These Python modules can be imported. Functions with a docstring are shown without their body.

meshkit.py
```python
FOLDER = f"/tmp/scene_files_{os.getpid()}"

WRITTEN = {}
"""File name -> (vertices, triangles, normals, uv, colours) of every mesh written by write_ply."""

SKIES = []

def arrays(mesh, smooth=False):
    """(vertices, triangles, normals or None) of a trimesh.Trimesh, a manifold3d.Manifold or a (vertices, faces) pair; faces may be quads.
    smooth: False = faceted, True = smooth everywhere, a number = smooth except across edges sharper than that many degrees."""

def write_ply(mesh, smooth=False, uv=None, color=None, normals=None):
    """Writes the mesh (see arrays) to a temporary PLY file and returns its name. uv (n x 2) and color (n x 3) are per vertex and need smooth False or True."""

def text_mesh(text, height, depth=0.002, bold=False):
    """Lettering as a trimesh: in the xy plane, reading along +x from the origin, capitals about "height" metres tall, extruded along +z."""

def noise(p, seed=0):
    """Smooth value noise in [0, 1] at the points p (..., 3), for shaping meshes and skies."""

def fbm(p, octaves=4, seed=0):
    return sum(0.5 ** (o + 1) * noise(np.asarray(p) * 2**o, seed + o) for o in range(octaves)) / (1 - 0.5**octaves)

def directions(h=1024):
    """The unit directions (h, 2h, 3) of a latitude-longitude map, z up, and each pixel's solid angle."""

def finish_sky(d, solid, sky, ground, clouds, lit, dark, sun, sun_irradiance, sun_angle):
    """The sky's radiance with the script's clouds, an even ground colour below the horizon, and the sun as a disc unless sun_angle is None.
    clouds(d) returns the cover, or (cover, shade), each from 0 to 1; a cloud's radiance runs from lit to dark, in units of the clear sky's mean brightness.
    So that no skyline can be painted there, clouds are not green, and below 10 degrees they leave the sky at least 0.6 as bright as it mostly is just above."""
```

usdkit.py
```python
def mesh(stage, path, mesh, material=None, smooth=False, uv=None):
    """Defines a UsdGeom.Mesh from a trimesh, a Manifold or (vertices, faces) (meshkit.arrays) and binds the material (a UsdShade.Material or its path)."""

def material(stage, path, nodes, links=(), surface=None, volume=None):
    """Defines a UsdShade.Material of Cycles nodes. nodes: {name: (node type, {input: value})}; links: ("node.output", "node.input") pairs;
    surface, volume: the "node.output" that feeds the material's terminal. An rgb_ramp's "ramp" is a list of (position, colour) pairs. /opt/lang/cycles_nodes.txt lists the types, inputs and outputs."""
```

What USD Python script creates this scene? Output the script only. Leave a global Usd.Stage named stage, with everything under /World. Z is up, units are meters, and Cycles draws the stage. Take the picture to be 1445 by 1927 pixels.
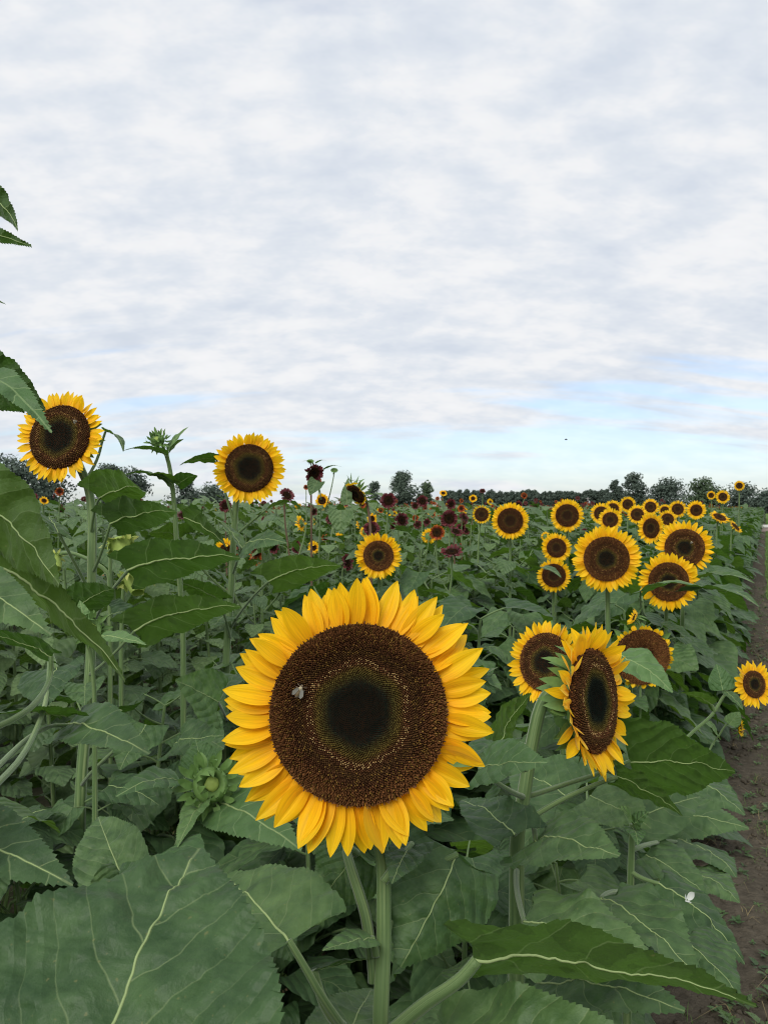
import math, random
import numpy as np
import usdkit
from scipy.interpolate import PchipInterpolator
from meshkit import fbm, noise
from pxr import Gf, Sdf, Usd, UsdGeom, UsdLux, UsdShade, Vt

PI = math.pi
rng = np.random.default_rng(7)
stage = Usd.Stage.CreateInMemory()
UsdGeom.SetStageUpAxis(stage, UsdGeom.Tokens.z)
UsdGeom.SetStageMetersPerUnit(stage, 1.0)
world = UsdGeom.Xform.Define(stage, "/World")
stage.SetDefaultPrim(world.GetPrim())
UsdGeom.Scope.Define(stage, "/World/Looks")
T = Sdf.ValueTypeNames

def unit(v):
    v = np.asarray(v, float)
    return v / (np.linalg.norm(v) + 1e-12)


# ------------------------------------------------------------------ camera, sky, sun
W_PX, H_PX, F_PX, HORIZON, EYE = 1445.0, 1927.0, 1540.0, 952.0, 1.5
PITCH = math.atan((HORIZON - H_PX / 2) / F_PX)          # a little below level
cam = UsdGeom.Camera.Define(stage, "/World/camera")
cam.CreateHorizontalApertureAttr(24.0)
cam.CreateVerticalApertureAttr(24.0 * 1024 / 767)
cam.CreateFocalLengthAttr(24.0 * F_PX / W_PX)
cam.CreateClippingRangeAttr(Gf.Vec2f(0.05, 5000))
cam.CreateFStopAttr(20.0)
cam.CreateFocusDistanceAttr(1.0)
cam.CreateExposureAttr(0.85)
cam.AddTransformOp().Set(Gf.Matrix4d().SetRotate(Gf.Rotation(Gf.Vec3d(1, 0, 0), 90 + math.degrees(PITCH))) * Gf.Matrix4d().SetTranslate(Gf.Vec3d(0, 0, EYE)))

SUN_EL, SUN_AZ = math.radians(41), math.radians(205)     # azimuth = atan2(x, y): high, behind the camera's left shoulder
to_sun = np.array([math.sin(SUN_AZ) * math.cos(SUN_EL), math.cos(SUN_AZ) * math.cos(SUN_EL), math.sin(SUN_EL)])
sun = UsdLux.DistantLight.Define(stage, "/World/sun")
sun.CreateIntensityAttr(0.4)
sun.CreateAngleAttr(35.0)
sun.CreateColorAttr(Gf.Vec3f(1.0, 0.97, 0.92))
sun.CreateNormalizeAttr(True)
sun.AddTransformOp().Set(Gf.Matrix4d().SetRotate(Gf.Rotation(Gf.Vec3d(0, 0, 1), Gf.Vec3d(*map(float, to_sun)))))

usdkit.material(stage, "/World/Looks/sky", {
    "tc": ("texture_coordinate", {}),
    "sep": ("separate_xyz", {}),
    "zc": ("math", {"math_type": "maximum", "value2": 0.0}),
    "zo": ("math", {"math_type": "add", "value2": 0.34}),
    "dx": ("math", {"math_type": "divide"}), "dy": ("math", {"math_type": "divide"}),
    "p": ("combine_xyz", {"z": 0.0}),
    "m1": ("mapping", {"scale": (0.85, 1.1, 1), "rotation": (0, 0, 0.25), "location": (3.1, 1.7, 0)}),
    "n1s": ("math", {"math_type": "multiply", "value2": 0.55}),
    "n1": ("noise_texture", {"scale": 3.4, "detail": 7, "roughness": 0.52, "distortion": 0.15}),
    "m2": ("mapping", {"scale": (0.8, 1.15, 1), "location": (9.1, 4.2, 2.0)}),
    "n2": ("noise_texture", {"scale": 11.0, "detail": 8, "roughness": 0.55, "distortion": 0.1}),
    "mx": ("math", {"math_type": "multiply_add", "value2": 0.80}),
    "shade": ("rgb_ramp", {"ramp": [(0.0, (0.58, 0.66, 0.77)), (0.48, (0.70, 0.76, 0.85)), (0.63, (0.79, 0.835, 0.90)), (0.77, (0.91, 0.925, 0.95)), (1.0, (0.98, 0.98, 0.99))]}),
    "sc": ("vector_math", {"math_type": "scale", "scale": 5.35}),
    "n3": ("noise_texture", {"scale": 0.42, "detail": 4, "roughness": 0.55, "distortion": 0.2}),
    "m3": ("mapping", {"scale": (3.0, 14.0, 1), "location": (0.65, 6.2, 5.0)}),
    "gapd": ("vector_math", {"math_type": "dot_product", "vector2": tuple(map(float, unit((0.32, 0.95, 0.045))))}),
    "gap": ("map_range", {"range_type": "smoothstep", "from_min": 0.982, "from_max": 1.0, "to_min": 0.0, "to_max": 0.17}),
    "nsub": ("math", {"math_type": "subtract"}), "hz": ("map_range", {"range_type": "smoothstep", "from_min": 0.0, "from_max": 0.22, "to_min": 0.27, "to_max": 0.0}), "nsub2": ("math", {"math_type": "subtract"}),
    "cover": ("map_range", {"range_type": "smoothstep", "from_min": 0.18, "from_max": 0.36, "to_min": 0.42, "to_max": 1.0}),
    "sky": ("sky_texture", {"sky_type": "single_scattering", "sun_disc": False, "sun_elevation": SUN_EL, "sun_rotation": SUN_AZ, "altitude": 100.0}),
    "skysc": ("vector_math", {"math_type": "multiply", "vector2": (0.76, 0.84, 0.97)}),
    "mixc": ("mix", {"mix_type": "mix"}),
    "bg": ("background_shader", {"strength": 0.1}),
}, [("tc.generated", "sep.vector"), ("sep.z", "zc.value1"), ("zc.value", "zo.value1"), ("sep.x", "dx.value1"), ("zo.value", "dx.value2"),
    ("sep.y", "dy.value1"), ("zo.value", "dy.value2"), ("dx.value", "p.x"), ("dy.value", "p.y"), ("p.vector", "m1.vector"), ("m1.vector", "n1.vector"),
    ("p.vector", "m2.vector"), ("m2.vector", "n2.vector"), ("n2.fac", "mx.value1"), ("n1.fac", "n1s.value1"), ("n1s.value", "mx.value3"), ("mx.value", "shade.fac"), ("shade.color", "sc.vector1"),
    ("p.vector", "m3.vector"), ("m3.vector", "n3.vector"), ("tc.generated", "gapd.vector1"), ("gapd.value", "gap.value"), ("n3.fac", "nsub.value1"), ("gap.result", "nsub.value2"), ("sep.z", "hz.value"), ("nsub.value", "nsub2.value1"), ("hz.result", "nsub2.value2"), ("nsub2.value", "cover.value"), ("cover.result", "mixc.fac"), ("sky.color", "skysc.vector1"), ("skysc.vector", "mixc.color1"), ("sc.vector", "mixc.color2"),
    ("mixc.color", "bg.color")], surface="bg.background")
dome = UsdLux.DomeLight.Define(stage, "/World/sky")
dome.CreateIntensityAttr(1.0)
UsdShade.MaterialBindingAPI.Apply(dome.GetPrim()).Bind(UsdShade.Material.Get(stage, "/World/Looks/sky"))
dome.GetPrim().SetCustomDataByKey("kind", "structure")


# ------------------------------------------------------------------ helpers
CP, SP = math.cos(PITCH), math.sin(PITCH)


def P(px, py, d):
    """The world point seen at photograph pixel (px, py), d metres in front of the eye."""
    x, y = (px - W_PX / 2) / F_PX * d, (H_PX / 2 - py) / F_PX * d
    return np.array([x, d * CP - y * SP, EYE + d * SP + y * CP])


def project(p):
    p = np.atleast_2d(p) - np.array([0, 0, EYE])
    d = p[:, 1] * CP + p[:, 2] * SP
    up = -p[:, 1] * SP + p[:, 2] * CP
    d = np.maximum(d, 1e-3)
    return np.stack([W_PX / 2 + F_PX * p[:, 0] / d, H_PX / 2 - F_PX * up / d, d], 1)


used = {}


def numbered(path):
    n = used.get(path, 0)
    used[path] = n + 1
    return path if n == 0 else f"{path}_{n:03d}"


def put(name, mesh, mat, parent=None, label=None, kind=None, category=None, group=None):
    """One Mesh prim. mesh: dict(v, f, uv, col, smooth) in the parent's space."""
    base = parent.GetPath() if parent is not None else "/World"
    path = numbered(f"{base}/{name}")
    v, f = np.asarray(mesh["v"], np.float32), np.asarray(mesh["f"], np.int32)
    m = UsdGeom.Mesh.Define(stage, path)
    m.CreatePointsAttr(Vt.Vec3fArray.FromNumpy(np.ascontiguousarray(v)))
    m.CreateFaceVertexCountsAttr(Vt.IntArray.FromNumpy(np.full(len(f), f.shape[1], np.int32)))
    m.CreateFaceVertexIndicesAttr(Vt.IntArray.FromNumpy(np.ascontiguousarray(f).ravel()))
    m.CreateSubdivisionSchemeAttr("none")
    if mesh.get("smooth", True):
        t = f if f.shape[1] == 3 else np.vstack([f[:, [0, 1, 2]], f[:, [0, 2, 3]]])
        n = np.cross(v[t[:, 1]] - v[t[:, 0]], v[t[:, 2]] - v[t[:, 0]])
        vn = np.zeros_like(v)
        for k in range(3):
            np.add.at(vn, t[:, k], n)
        vn /= np.linalg.norm(vn, axis=1, keepdims=True) + 1e-20
        m.CreateNormalsAttr(Vt.Vec3fArray.FromNumpy(vn.astype(np.float32)))
        m.SetNormalsInterpolation("vertex")
    pv = UsdGeom.PrimvarsAPI(m)
    if mesh.get("uv") is not None:
        pv.CreatePrimvar("st", T.TexCoord2fArray, "vertex").Set(Vt.Vec2fArray.FromNumpy(np.ascontiguousarray(mesh["uv"], np.float32)))
    if mesh.get("col") is not None:
        pv.CreatePrimvar("tint", T.Color3fArray, "vertex").Set(Vt.Vec3fArray.FromNumpy(np.ascontiguousarray(mesh["col"], np.float32)))
    UsdShade.MaterialBindingAPI.Apply(m.GetPrim()).Bind(mat)
    tag(m.GetPrim(), label, category, group, kind)
    return m.GetPrim()


def tag(prim, label=None, category=None, group=None, kind=None):
    for k, x in (("label", label), ("category", category), ("group", group), ("kind", kind)):
        if x:
            prim.SetCustomDataByKey(k, x)
    return prim


def thing(name, loc, label=None, category=None, group=None, rotz=0.0, scale=1.0):
    x = UsdGeom.Xform.Define(stage, numbered(f"/World/{name}"))
    m = Gf.Matrix4d().SetScale(scale) * Gf.Matrix4d().SetRotate(Gf.Rotation(Gf.Vec3d(0, 0, 1), math.degrees(rotz))) * Gf.Matrix4d().SetTranslate(Gf.Vec3d(*map(float, loc)))
    x.AddTransformOp().Set(m)
    return tag(x.GetPrim(), label, category, group)


def copy_of(source, loc, rotz, scale, label=None, group=None):
    was = source.GetCustomData()
    r = thing(source.GetName().rstrip("0123456789").rstrip("_"), loc, label or was["label"], was["category"], group or was.get("group"), rotz, scale)
    r.GetReferences().AddInternalReference(source.GetPath())
    r.SetInstanceable(True)
    return r


def join(meshes):
    v, f, uv, col, n = [], [], [], [], 0
    for m in meshes:
        ff = np.asarray(m["f"])
        if ff.shape[1] == 4:
            ff = np.vstack([ff[:, [0, 1, 2]], ff[:, [0, 2, 3]]])
        v.append(m["v"]); f.append(ff + n); n += len(m["v"])
        uv.append(m.get("uv") if m.get("uv") is not None else np.zeros((len(m["v"]), 2)))
        col.append(m.get("col") if m.get("col") is not None else np.zeros((len(m["v"]), 3)))
    return dict(v=np.vstack(v), f=np.vstack(f), uv=np.vstack(uv), col=np.vstack(col), smooth=meshes[0].get("smooth", True))


def moved(m, R=None, t=(0, 0, 0)):
    v = np.asarray(m["v"])
    return {**m, "v": (v @ np.asarray(R).T if R is not None else v) + np.asarray(t)}


def grid_faces(nu, nv):
    i, j = np.meshgrid(np.arange(nu - 1), np.arange(nv - 1), indexing="ij")
    a = (i * nv + j).ravel()
    return np.stack([a, a + nv, a + nv + 1, a + 1], 1)


def bezier(pts, n):
    """A smooth path through the points that never overshoots them."""
    p = np.asarray(pts, float)
    if len(p) == 2:
        return p[0] + (p[1] - p[0]) * np.linspace(0, 1, n)[:, None]
    s = np.concatenate([[0], np.cumsum(np.maximum(np.linalg.norm(np.diff(p, axis=0), axis=1), 1e-5))])
    k = np.interp(np.linspace(0, 1, n), np.linspace(0, 1, len(p)), s) * 0.6 + np.linspace(0, s[-1], n) * 0.4
    return PchipInterpolator(s, p)(k)


def tube(path, radii, sides=8, ribs=0.0, nrib=6, caps=True):
    p = np.asarray(path, float)
    n = len(p)
    r = np.interp(np.linspace(0, 1, n), np.linspace(0, 1, len(np.atleast_1d(radii))), np.atleast_1d(radii))
    t = np.gradient(p, axis=0)
    t /= np.linalg.norm(t, axis=1, keepdims=True) + 1e-12
    a = np.cross(t[0], [0, 0, 1.0] if abs(t[0][2]) < 0.9 else [1.0, 0, 0])
    A = np.zeros_like(p)
    for i in range(n):
        a = unit(a - t[i] * (a @ t[i]))
        A[i] = a
    B = np.cross(t, A)
    ang = np.arange(sides) * 2 * PI / sides
    rr = 1 + ribs * np.cos(nrib * ang)
    v = p[:, None] + (r[:, None] * rr)[..., None] * (np.cos(ang)[None, :, None] * A[:, None] + np.sin(ang)[None, :, None] * B[:, None])
    i, j = np.meshgrid(np.arange(n - 1), np.arange(sides), indexing="ij")
    f = np.stack([i * sides + j, i * sides + (j + 1) % sides, (i + 1) * sides + (j + 1) % sides, (i + 1) * sides + j], -1).reshape(-1, 4)
    ln = np.concatenate([[0], np.cumsum(np.linalg.norm(np.diff(p, axis=0), axis=1))])
    uv = np.stack(np.broadcast_arrays((ang / (2 * PI))[None, :], ln[:, None]), -1).reshape(-1, 2)
    v = v.reshape(-1, 3)
    f = np.vstack([f[:, [0, 1, 2]], f[:, [0, 2, 3]]])
    if caps:
        k = len(v)
        v = np.vstack([v, p[0], p[-1]])
        uv = np.vstack([uv, [0, 0], [0, ln[-1]]])
        e = (n - 1) * sides
        f = np.vstack([f] + [[[k, (q + 1) % sides, q], [k + 1, e + q, e + (q + 1) % sides]] for q in range(sides)])
    return dict(v=v, f=f, uv=uv)


def blob(center, radii, seed=0, rough=0.0, rings=7, R=None):
    th, ph = np.meshgrid(np.linspace(0.02, PI - 0.02, rings), np.arange(2 * rings) * PI / rings, indexing="ij")
    d = np.stack([np.sin(th) * np.cos(ph), np.sin(th) * np.sin(ph), np.cos(th)], -1).reshape(-1, 3)
    v = d * np.asarray(radii) * (1 + rough * (noise(d * 2.3 + seed, seed) - 0.5))[:, None]
    s = 2 * rings
    i, j = np.meshgrid(np.arange(rings - 1), np.arange(s), indexing="ij")
    f = np.stack([i * s + j, (i + 1) * s + j, (i + 1) * s + (j + 1) % s, i * s + (j + 1) % s], -1).reshape(-1, 4)
    if R is not None:
        v = v @ np.asarray(R).T
    return dict(v=v + np.asarray(center), f=f)


# ------------------------------------------------------------------ materials
def leaf_material(name, top_a, top_b, under, vein, fine=True, trans=0.28, spots=True):
    N = {
        "uv": ("texture_coordinate", {}), "s": ("separate_xyz", {}), "ay": ("math", {"math_type": "absolute"}),
        "oi": ("object_info", {}), "geo": ("geometry", {}),
        "side": ("math", {"math_type": "greater_than", "value2": 0.0}),
        "wob": ("noise_texture", {"scale": 3.0, "detail": 2}),
        "ay2": ("math", {"math_type": "multiply"}),
        "q1": ("math", {"math_type": "multiply_add", "value2": -0.72}),
        "q2": ("math", {"math_type": "multiply_add", "value2": -1.3}),
        "q3": ("math", {"math_type": "multiply_add", "value2": 0.075}),
        "q4": ("math", {"math_type": "multiply_add", "value2": 0.17}),
        "dv": ("math", {"math_type": "divide", "value2": 0.23}), "fr": ("math", {"math_type": "fraction"}),
        "c": ("math", {"math_type": "subtract", "value2": 0.5}), "ca": ("math", {"math_type": "absolute"}),
        "e": ("math", {"math_type": "multiply_add", "value2": -0.15, "value3": 0.075}),
        "vm": ("map_range", {"range_type": "smoothstep", "from_min": 0.0008, "from_max": 0.0050, "to_min": 0.75, "to_max": 0.0}),
        "mr": ("map_range", {"range_type": "smoothstep", "from_min": 0.003, "from_max": 0.009, "to_min": 0.8, "to_max": 0.0}),
        "vmx": ("math", {"math_type": "maximum"}),
        "fade": ("map_range", {"from_min": 0.02, "from_max": 0.42, "to_min": 1.0, "to_max": 0.25, "clamp": True}), "vmf": ("math", {"math_type": "multiply"}),
        "vor": ("voronoi_texture", {"feature": "distance_to_edge", "scale": 42.0}),
        "net": ("map_range", {"range_type": "smoothstep", "from_min": 0.0, "from_max": 0.09, "to_min": 0.05, "to_max": 0.0}),
        "vmy": ("math", {"math_type": "add"}),
        "big": ("noise_texture", {"scale": 4.2, "detail": 5, "roughness": 0.6}),
        "bigm": ("map_range", {"from_min": 0.32, "from_max": 0.68, "clamp": True}),
        "top": ("mix", {"color1": top_a, "color2": top_b}),
        "rv": ("map_range", {"from_min": 0.0, "from_max": 1.0, "to_min": 0.72, "to_max": 1.32}),
        "rh": ("map_range", {"from_min": 0.0, "from_max": 1.0, "to_min": 0.512, "to_max": 0.486}),
        "und": ("mix", {"color1": under, "color2": tuple(0.8 * x for x in under)}),
        "bf": ("mix", {}),
        "hs": ("hsv", {"saturation": 1.0}),
        "veined": ("mix", {"color2": vein}),
        "spn": ("noise_texture", {"scale": 34.0, "detail": 1}),
        "spm": ("map_range", {"range_type": "smoothstep", "from_min": 0.70, "from_max": 0.78, "to_min": 0.0, "to_max": 0.4}),
        "spot": ("mix", {"color2": (0.20, 0.19, 0.07)}),
        "pil": ("math", {"math_type": "minimum", "value2": 0.06}),
        "crk": ("noise_texture", {"scale": 11.0, "detail": 5, "roughness": 0.6}),
        "hh": ("math", {"math_type": "multiply_add", "value2": 0.06}),
        "bump": ("bump", {"strength": 0.65, "distance": 0.075}),
        "p": ("principled_bsdf", {"roughness": 0.54, "specular_ior_level": 0.38, "sheen_weight": 0.04, "sheen_roughness": 0.5}),
        "tc": ("mix", {"mix_type": "multiply", "fac": 1.0, "color2": (1.25, 1.35, 0.45)}),
        "tr": ("translucent_bsdf", {}), "mixs": ("mix_closure", {"fac": trans}),
    }
    L = [("uv.UV", "s.vector"), ("s.y", "ay.value1"), ("s.y", "side.value1"), ("uv.UV", "wob.vector"), ("ay.value", "ay2.value1"), ("ay.value", "ay2.value2"),
         ("ay.value", "q1.value1"), ("s.x", "q1.value3"), ("ay2.value", "q2.value1"), ("q1.value", "q2.value3"), ("side.value", "q3.value1"), ("q2.value", "q3.value3"),
         ("wob.fac", "q4.value1"), ("q3.value", "q4.value3"), ("q4.value", "dv.value1"), ("dv.value", "fr.value1"), ("fr.value", "c.value1"), ("c.value", "ca.value1"),
         ("ca.value", "e.value1"), ("e.value", "vm.value"), ("ay.value", "mr.value"), ("ay.value", "fade.value"), ("vm.result", "vmf.value1"), ("fade.result", "vmf.value2"), ("vmf.value", "vmx.value1"), ("mr.result", "vmx.value2"),
         ("uv.UV", "vor.vector"), ("vor.distance", "net.value"), ("net.result", "vmy.value1"), ("vmx.value", "vmy.value2"),
         ("uv.UV", "big.vector"), ("big.fac", "bigm.value"), ("bigm.result", "top.fac"), ("bigm.result", "und.fac"),
         ("geo.backfacing", "bf.fac"), ("top.color", "bf.color1"), ("und.color", "bf.color2"), ("oi.random", "rv.value"), ("oi.random", "rh.value"),
         ("rv.result", "hs.value"), ("rh.result", "hs.hue"), ("bf.color", "hs.color"), ("hs.color", "veined.color1"), ("vmy.value", "veined.fac"),
         ("uv.UV", "spn.vector"), ("spn.fac", "spm.value"), ("spm.result", "spot.fac"), ("veined.color", "spot.color1"),
         ("e.value", "pil.value1"), ("uv.UV", "crk.vector"), ("crk.fac", "hh.value1"), ("pil.value", "hh.value3"), ("hh.value", "bump.height"),
         ("bump.normal", "p.normal"), ("spot.color", "p.base_color"), ("hs.color", "tc.color1"), ("tc.color", "tr.color"), ("p.BSDF", "mixs.closure1"), ("tr.BSDF", "mixs.closure2")]
    return usdkit.material(stage, f"/World/Looks/{name}", N, L, surface="mixs.closure")


M = {}
M["leaf"] = leaf_material("sunflower_leaf", (0.026, 0.068, 0.018), (0.075, 0.142, 0.045), (0.048, 0.102, 0.018), (0.15, 0.21, 0.085))
M["young"] = leaf_material("young_leaf", (0.066, 0.142, 0.038), (0.100, 0.185, 0.060), (0.070, 0.140, 0.034), (0.20, 0.29, 0.12), trans=0.25)
M["field_leaf"] = leaf_material("field_leaf", (0.048, 0.100, 0.030), (0.112, 0.180, 0.070), (0.052, 0.102, 0.022), (0.12, 0.17, 0.075), trans=0.26)


def plain(name, color, rough=0.6, spec=0.3, var=0.25, scale=40.0, bump=0.0, trans=0.0, dist=0.004, sheen=0.0):
    dark = tuple(c * (1 - var) for c in color)
    N = {"tc": ("texture_coordinate", {}), "n": ("noise_texture", {"scale": scale, "detail": 3}), "m": ("mix", {"color1": dark, "color2": tuple(min(c * (1 + var), 0.95) for c in color)}),
         "p": ("principled_bsdf", {"roughness": rough, "specular_ior_level": spec, "sheen_weight": sheen})}
    L = [("tc.object", "n.vector"), ("n.fac", "m.fac"), ("m.color", "p.base_color")]
    out = "p.BSDF"
    if bump:
        N["b"] = ("bump", {"strength": bump, "distance": dist}); L += [("n.fac", "b.height"), ("b.normal", "p.normal")]
    if trans:
        N["t"] = ("translucent_bsdf", {}); N["x"] = ("mix_closure", {"fac": trans}); L += [("m.color", "t.color"), ("p.BSDF", "x.closure1"), ("t.BSDF", "x.closure2")]
        out = "x.closure"
    return usdkit.material(stage, f"/World/Looks/{name}", N, L, surface=out)


def petal_material(name, base, mid, tip, trans=0.4):
    N = {"uv": ("texture_coordinate", {}), "s": ("separate_xyz", {}), "r": ("rgb_ramp", {"ramp": [(0, base), (0.45, mid), (1, tip)]}),
         "k": ("mapping", {"scale": (0.6, 9.0, 1)}), "n": ("noise_texture", {"scale": 1.6, "detail": 3}), "nm": ("map_range", {"from_min": 0.3, "from_max": 0.7, "to_min": 0.80, "to_max": 1.06, "clamp": True}),
         "mu": ("vector_math", {"math_type": "scale"}), "oi": ("object_info", {}), "rv": ("map_range", {"to_min": 0.9, "to_max": 1.05}), "mu2": ("vector_math", {"math_type": "scale"}),
         "b": ("bump", {"strength": 0.5, "distance": 0.0012}), "p": ("principled_bsdf", {"roughness": 0.55, "specular_ior_level": 0.22, "sheen_weight": 0.1}),
         "t": ("translucent_bsdf", {}), "x": ("mix_closure", {"fac": trans})}
    L = [("uv.UV", "s.vector"), ("s.x", "r.fac"), ("uv.UV", "k.vector"), ("k.vector", "n.vector"), ("n.fac", "nm.value"), ("r.color", "mu.vector1"), ("nm.result", "mu.scale"), ("oi.random", "rv.value"),
         ("mu.vector", "mu2.vector1"), ("rv.result", "mu2.scale"), ("n.fac", "b.height"), ("b.normal", "p.normal"), ("mu2.vector", "p.base_color"), ("mu2.vector", "t.color"), ("p.BSDF", "x.closure1"), ("t.BSDF", "x.closure2")]
    return usdkit.material(stage, f"/World/Looks/{name}", N, L, surface="x.closure")


M["petal"] = petal_material("yellow_petal", (0.96, 0.45, 0.003), (0.98, 0.585, 0.004), (0.98, 0.63, 0.008))
M["burgundy"] = petal_material("burgundy_petal", (0.045, 0.005, 0.007), (0.095, 0.011, 0.015), (0.17, 0.035, 0.038), 0.15)
M["rust"] = petal_material("rust_petal", (0.14, 0.014, 0.008), (0.30, 0.050, 0.008), (0.55, 0.18, 0.015), 0.2)
M["lemon"] = petal_material("pale_lemon_petal", (0.42, 0.50, 0.10), (0.55, 0.60, 0.16), (0.62, 0.62, 0.20), 0.3)
M["stem"] = usdkit.material(stage, "/World/Looks/stem", {
    "uv": ("texture_coordinate", {}), "mp": ("mapping", {"scale": (14.0, 4.0, 1)}), "n": ("noise_texture", {"scale": 1.0, "detail": 3}),
    "r": ("rgb_ramp", {"ramp": [(0.30, (0.055, 0.105, 0.030)), (0.52, (0.095, 0.155, 0.050)), (0.70, (0.19, 0.25, 0.10))]}),
    "f": ("noise_texture", {"scale": 900.0, "detail": 1}), "b": ("bump", {"strength": 0.5, "distance": 0.0012}),
    "p": ("principled_bsdf", {"roughness": 0.6, "specular_ior_level": 0.3, "sheen_weight": 0.25, "sheen_roughness": 0.4})},
    [("uv.UV", "mp.vector"), ("mp.vector", "n.vector"), ("n.fac", "r.fac"), ("r.color", "p.base_color"), ("uv.object", "f.vector"), ("f.fac", "b.height"), ("b.normal", "p.normal")], surface="p.BSDF")
M["rib"] = plain("leaf_rib", (0.23, 0.30, 0.12), 0.55, 0.3, 0.2)
M["bract"] = plain("bract", (0.105, 0.19, 0.05), 0.6, 0.3, 0.3, 120.0, trans=0.15)
M["lime"] = plain("lime_bract", (0.30, 0.40, 0.09), 0.6, 0.3, 0.25, 120.0, trans=0.2)
M["dry_stalk"] = plain("yellowing_stalk", (0.42, 0.36, 0.11), 0.6, 0.3, 0.25, 60.0)
M["twig"] = plain("brown_stalk", (0.13, 0.085, 0.055), 0.8, 0.2, 0.3, 60.0)
M["disc"] = usdkit.material(stage, "/World/Looks/florets", {
    "a": ("attribute", {"attribute": "tint"}), "p": ("principled_bsdf", {"roughness": 0.85, "specular_ior_level": 0.06})}, [("a.color", "p.base_color")], surface="p.BSDF")
M["bee"] = plain("bee_brown", (0.11, 0.075, 0.03), 0.6, 0.3, 0.5, 300.0, bump=0.4, dist=0.001, sheen=0.3)
M["bee_fur"] = plain("bee_fur", (0.34, 0.29, 0.17), 0.9, 0.1, 0.4, 900.0, bump=0.8, dist=0.001, sheen=0.5)
M["wing"] = plain("insect_wing", (0.26, 0.26, 0.22), 0.3, 0.5, 0.1, trans=0.5)
M["white_fleck"] = plain("white_fleck", (0.60, 0.62, 0.58), 0.5, 0.3, 0.1, 200.0, trans=0.2)
M["bird"] = plain("bird_dark", (0.02, 0.02, 0.022), 0.8, 0.2, 0.2)
M["bark"] = plain("bark", (0.09, 0.07, 0.055), 0.9, 0.1, 0.35, 3.0)
M["pole"] = plain("weathered_pole", (0.30, 0.29, 0.27), 0.9, 0.1, 0.25, 6.0)
M["metal"] = plain("grey_metal", (0.40, 0.42, 0.43), 0.5, 0.5, 0.1)
M["pale_wall"] = plain("pale_boards", (0.62, 0.60, 0.58), 0.8, 0.2, 0.1, 2.0)
M["roof"] = plain("roof_sheet", (0.30, 0.24, 0.22), 0.7, 0.3, 0.15, 2.0)
M["grass"] = plain("grass", (0.10, 0.17, 0.045), 0.7, 0.2, 0.4, 2.0, trans=0.2)
M["dry_grass"] = plain("dry_grass", (0.26, 0.21, 0.11), 0.8, 0.1, 0.3, 2.0, trans=0.2)


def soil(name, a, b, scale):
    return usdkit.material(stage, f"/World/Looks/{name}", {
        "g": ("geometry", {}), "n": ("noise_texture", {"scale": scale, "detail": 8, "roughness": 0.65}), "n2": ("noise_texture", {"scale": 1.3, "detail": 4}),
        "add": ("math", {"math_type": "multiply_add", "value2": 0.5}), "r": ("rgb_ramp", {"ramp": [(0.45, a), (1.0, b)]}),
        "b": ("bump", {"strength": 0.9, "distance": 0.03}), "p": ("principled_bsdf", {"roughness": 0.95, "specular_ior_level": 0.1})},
        [("g.position", "n.vector"), ("g.position", "n2.vector"), ("n2.fac", "add.value1"), ("n.fac", "add.value3"), ("add.value", "r.fac"), ("r.color", "p.base_color"), ("n.fac", "b.height"), ("b.normal", "p.normal")], surface="p.BSDF")


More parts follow.
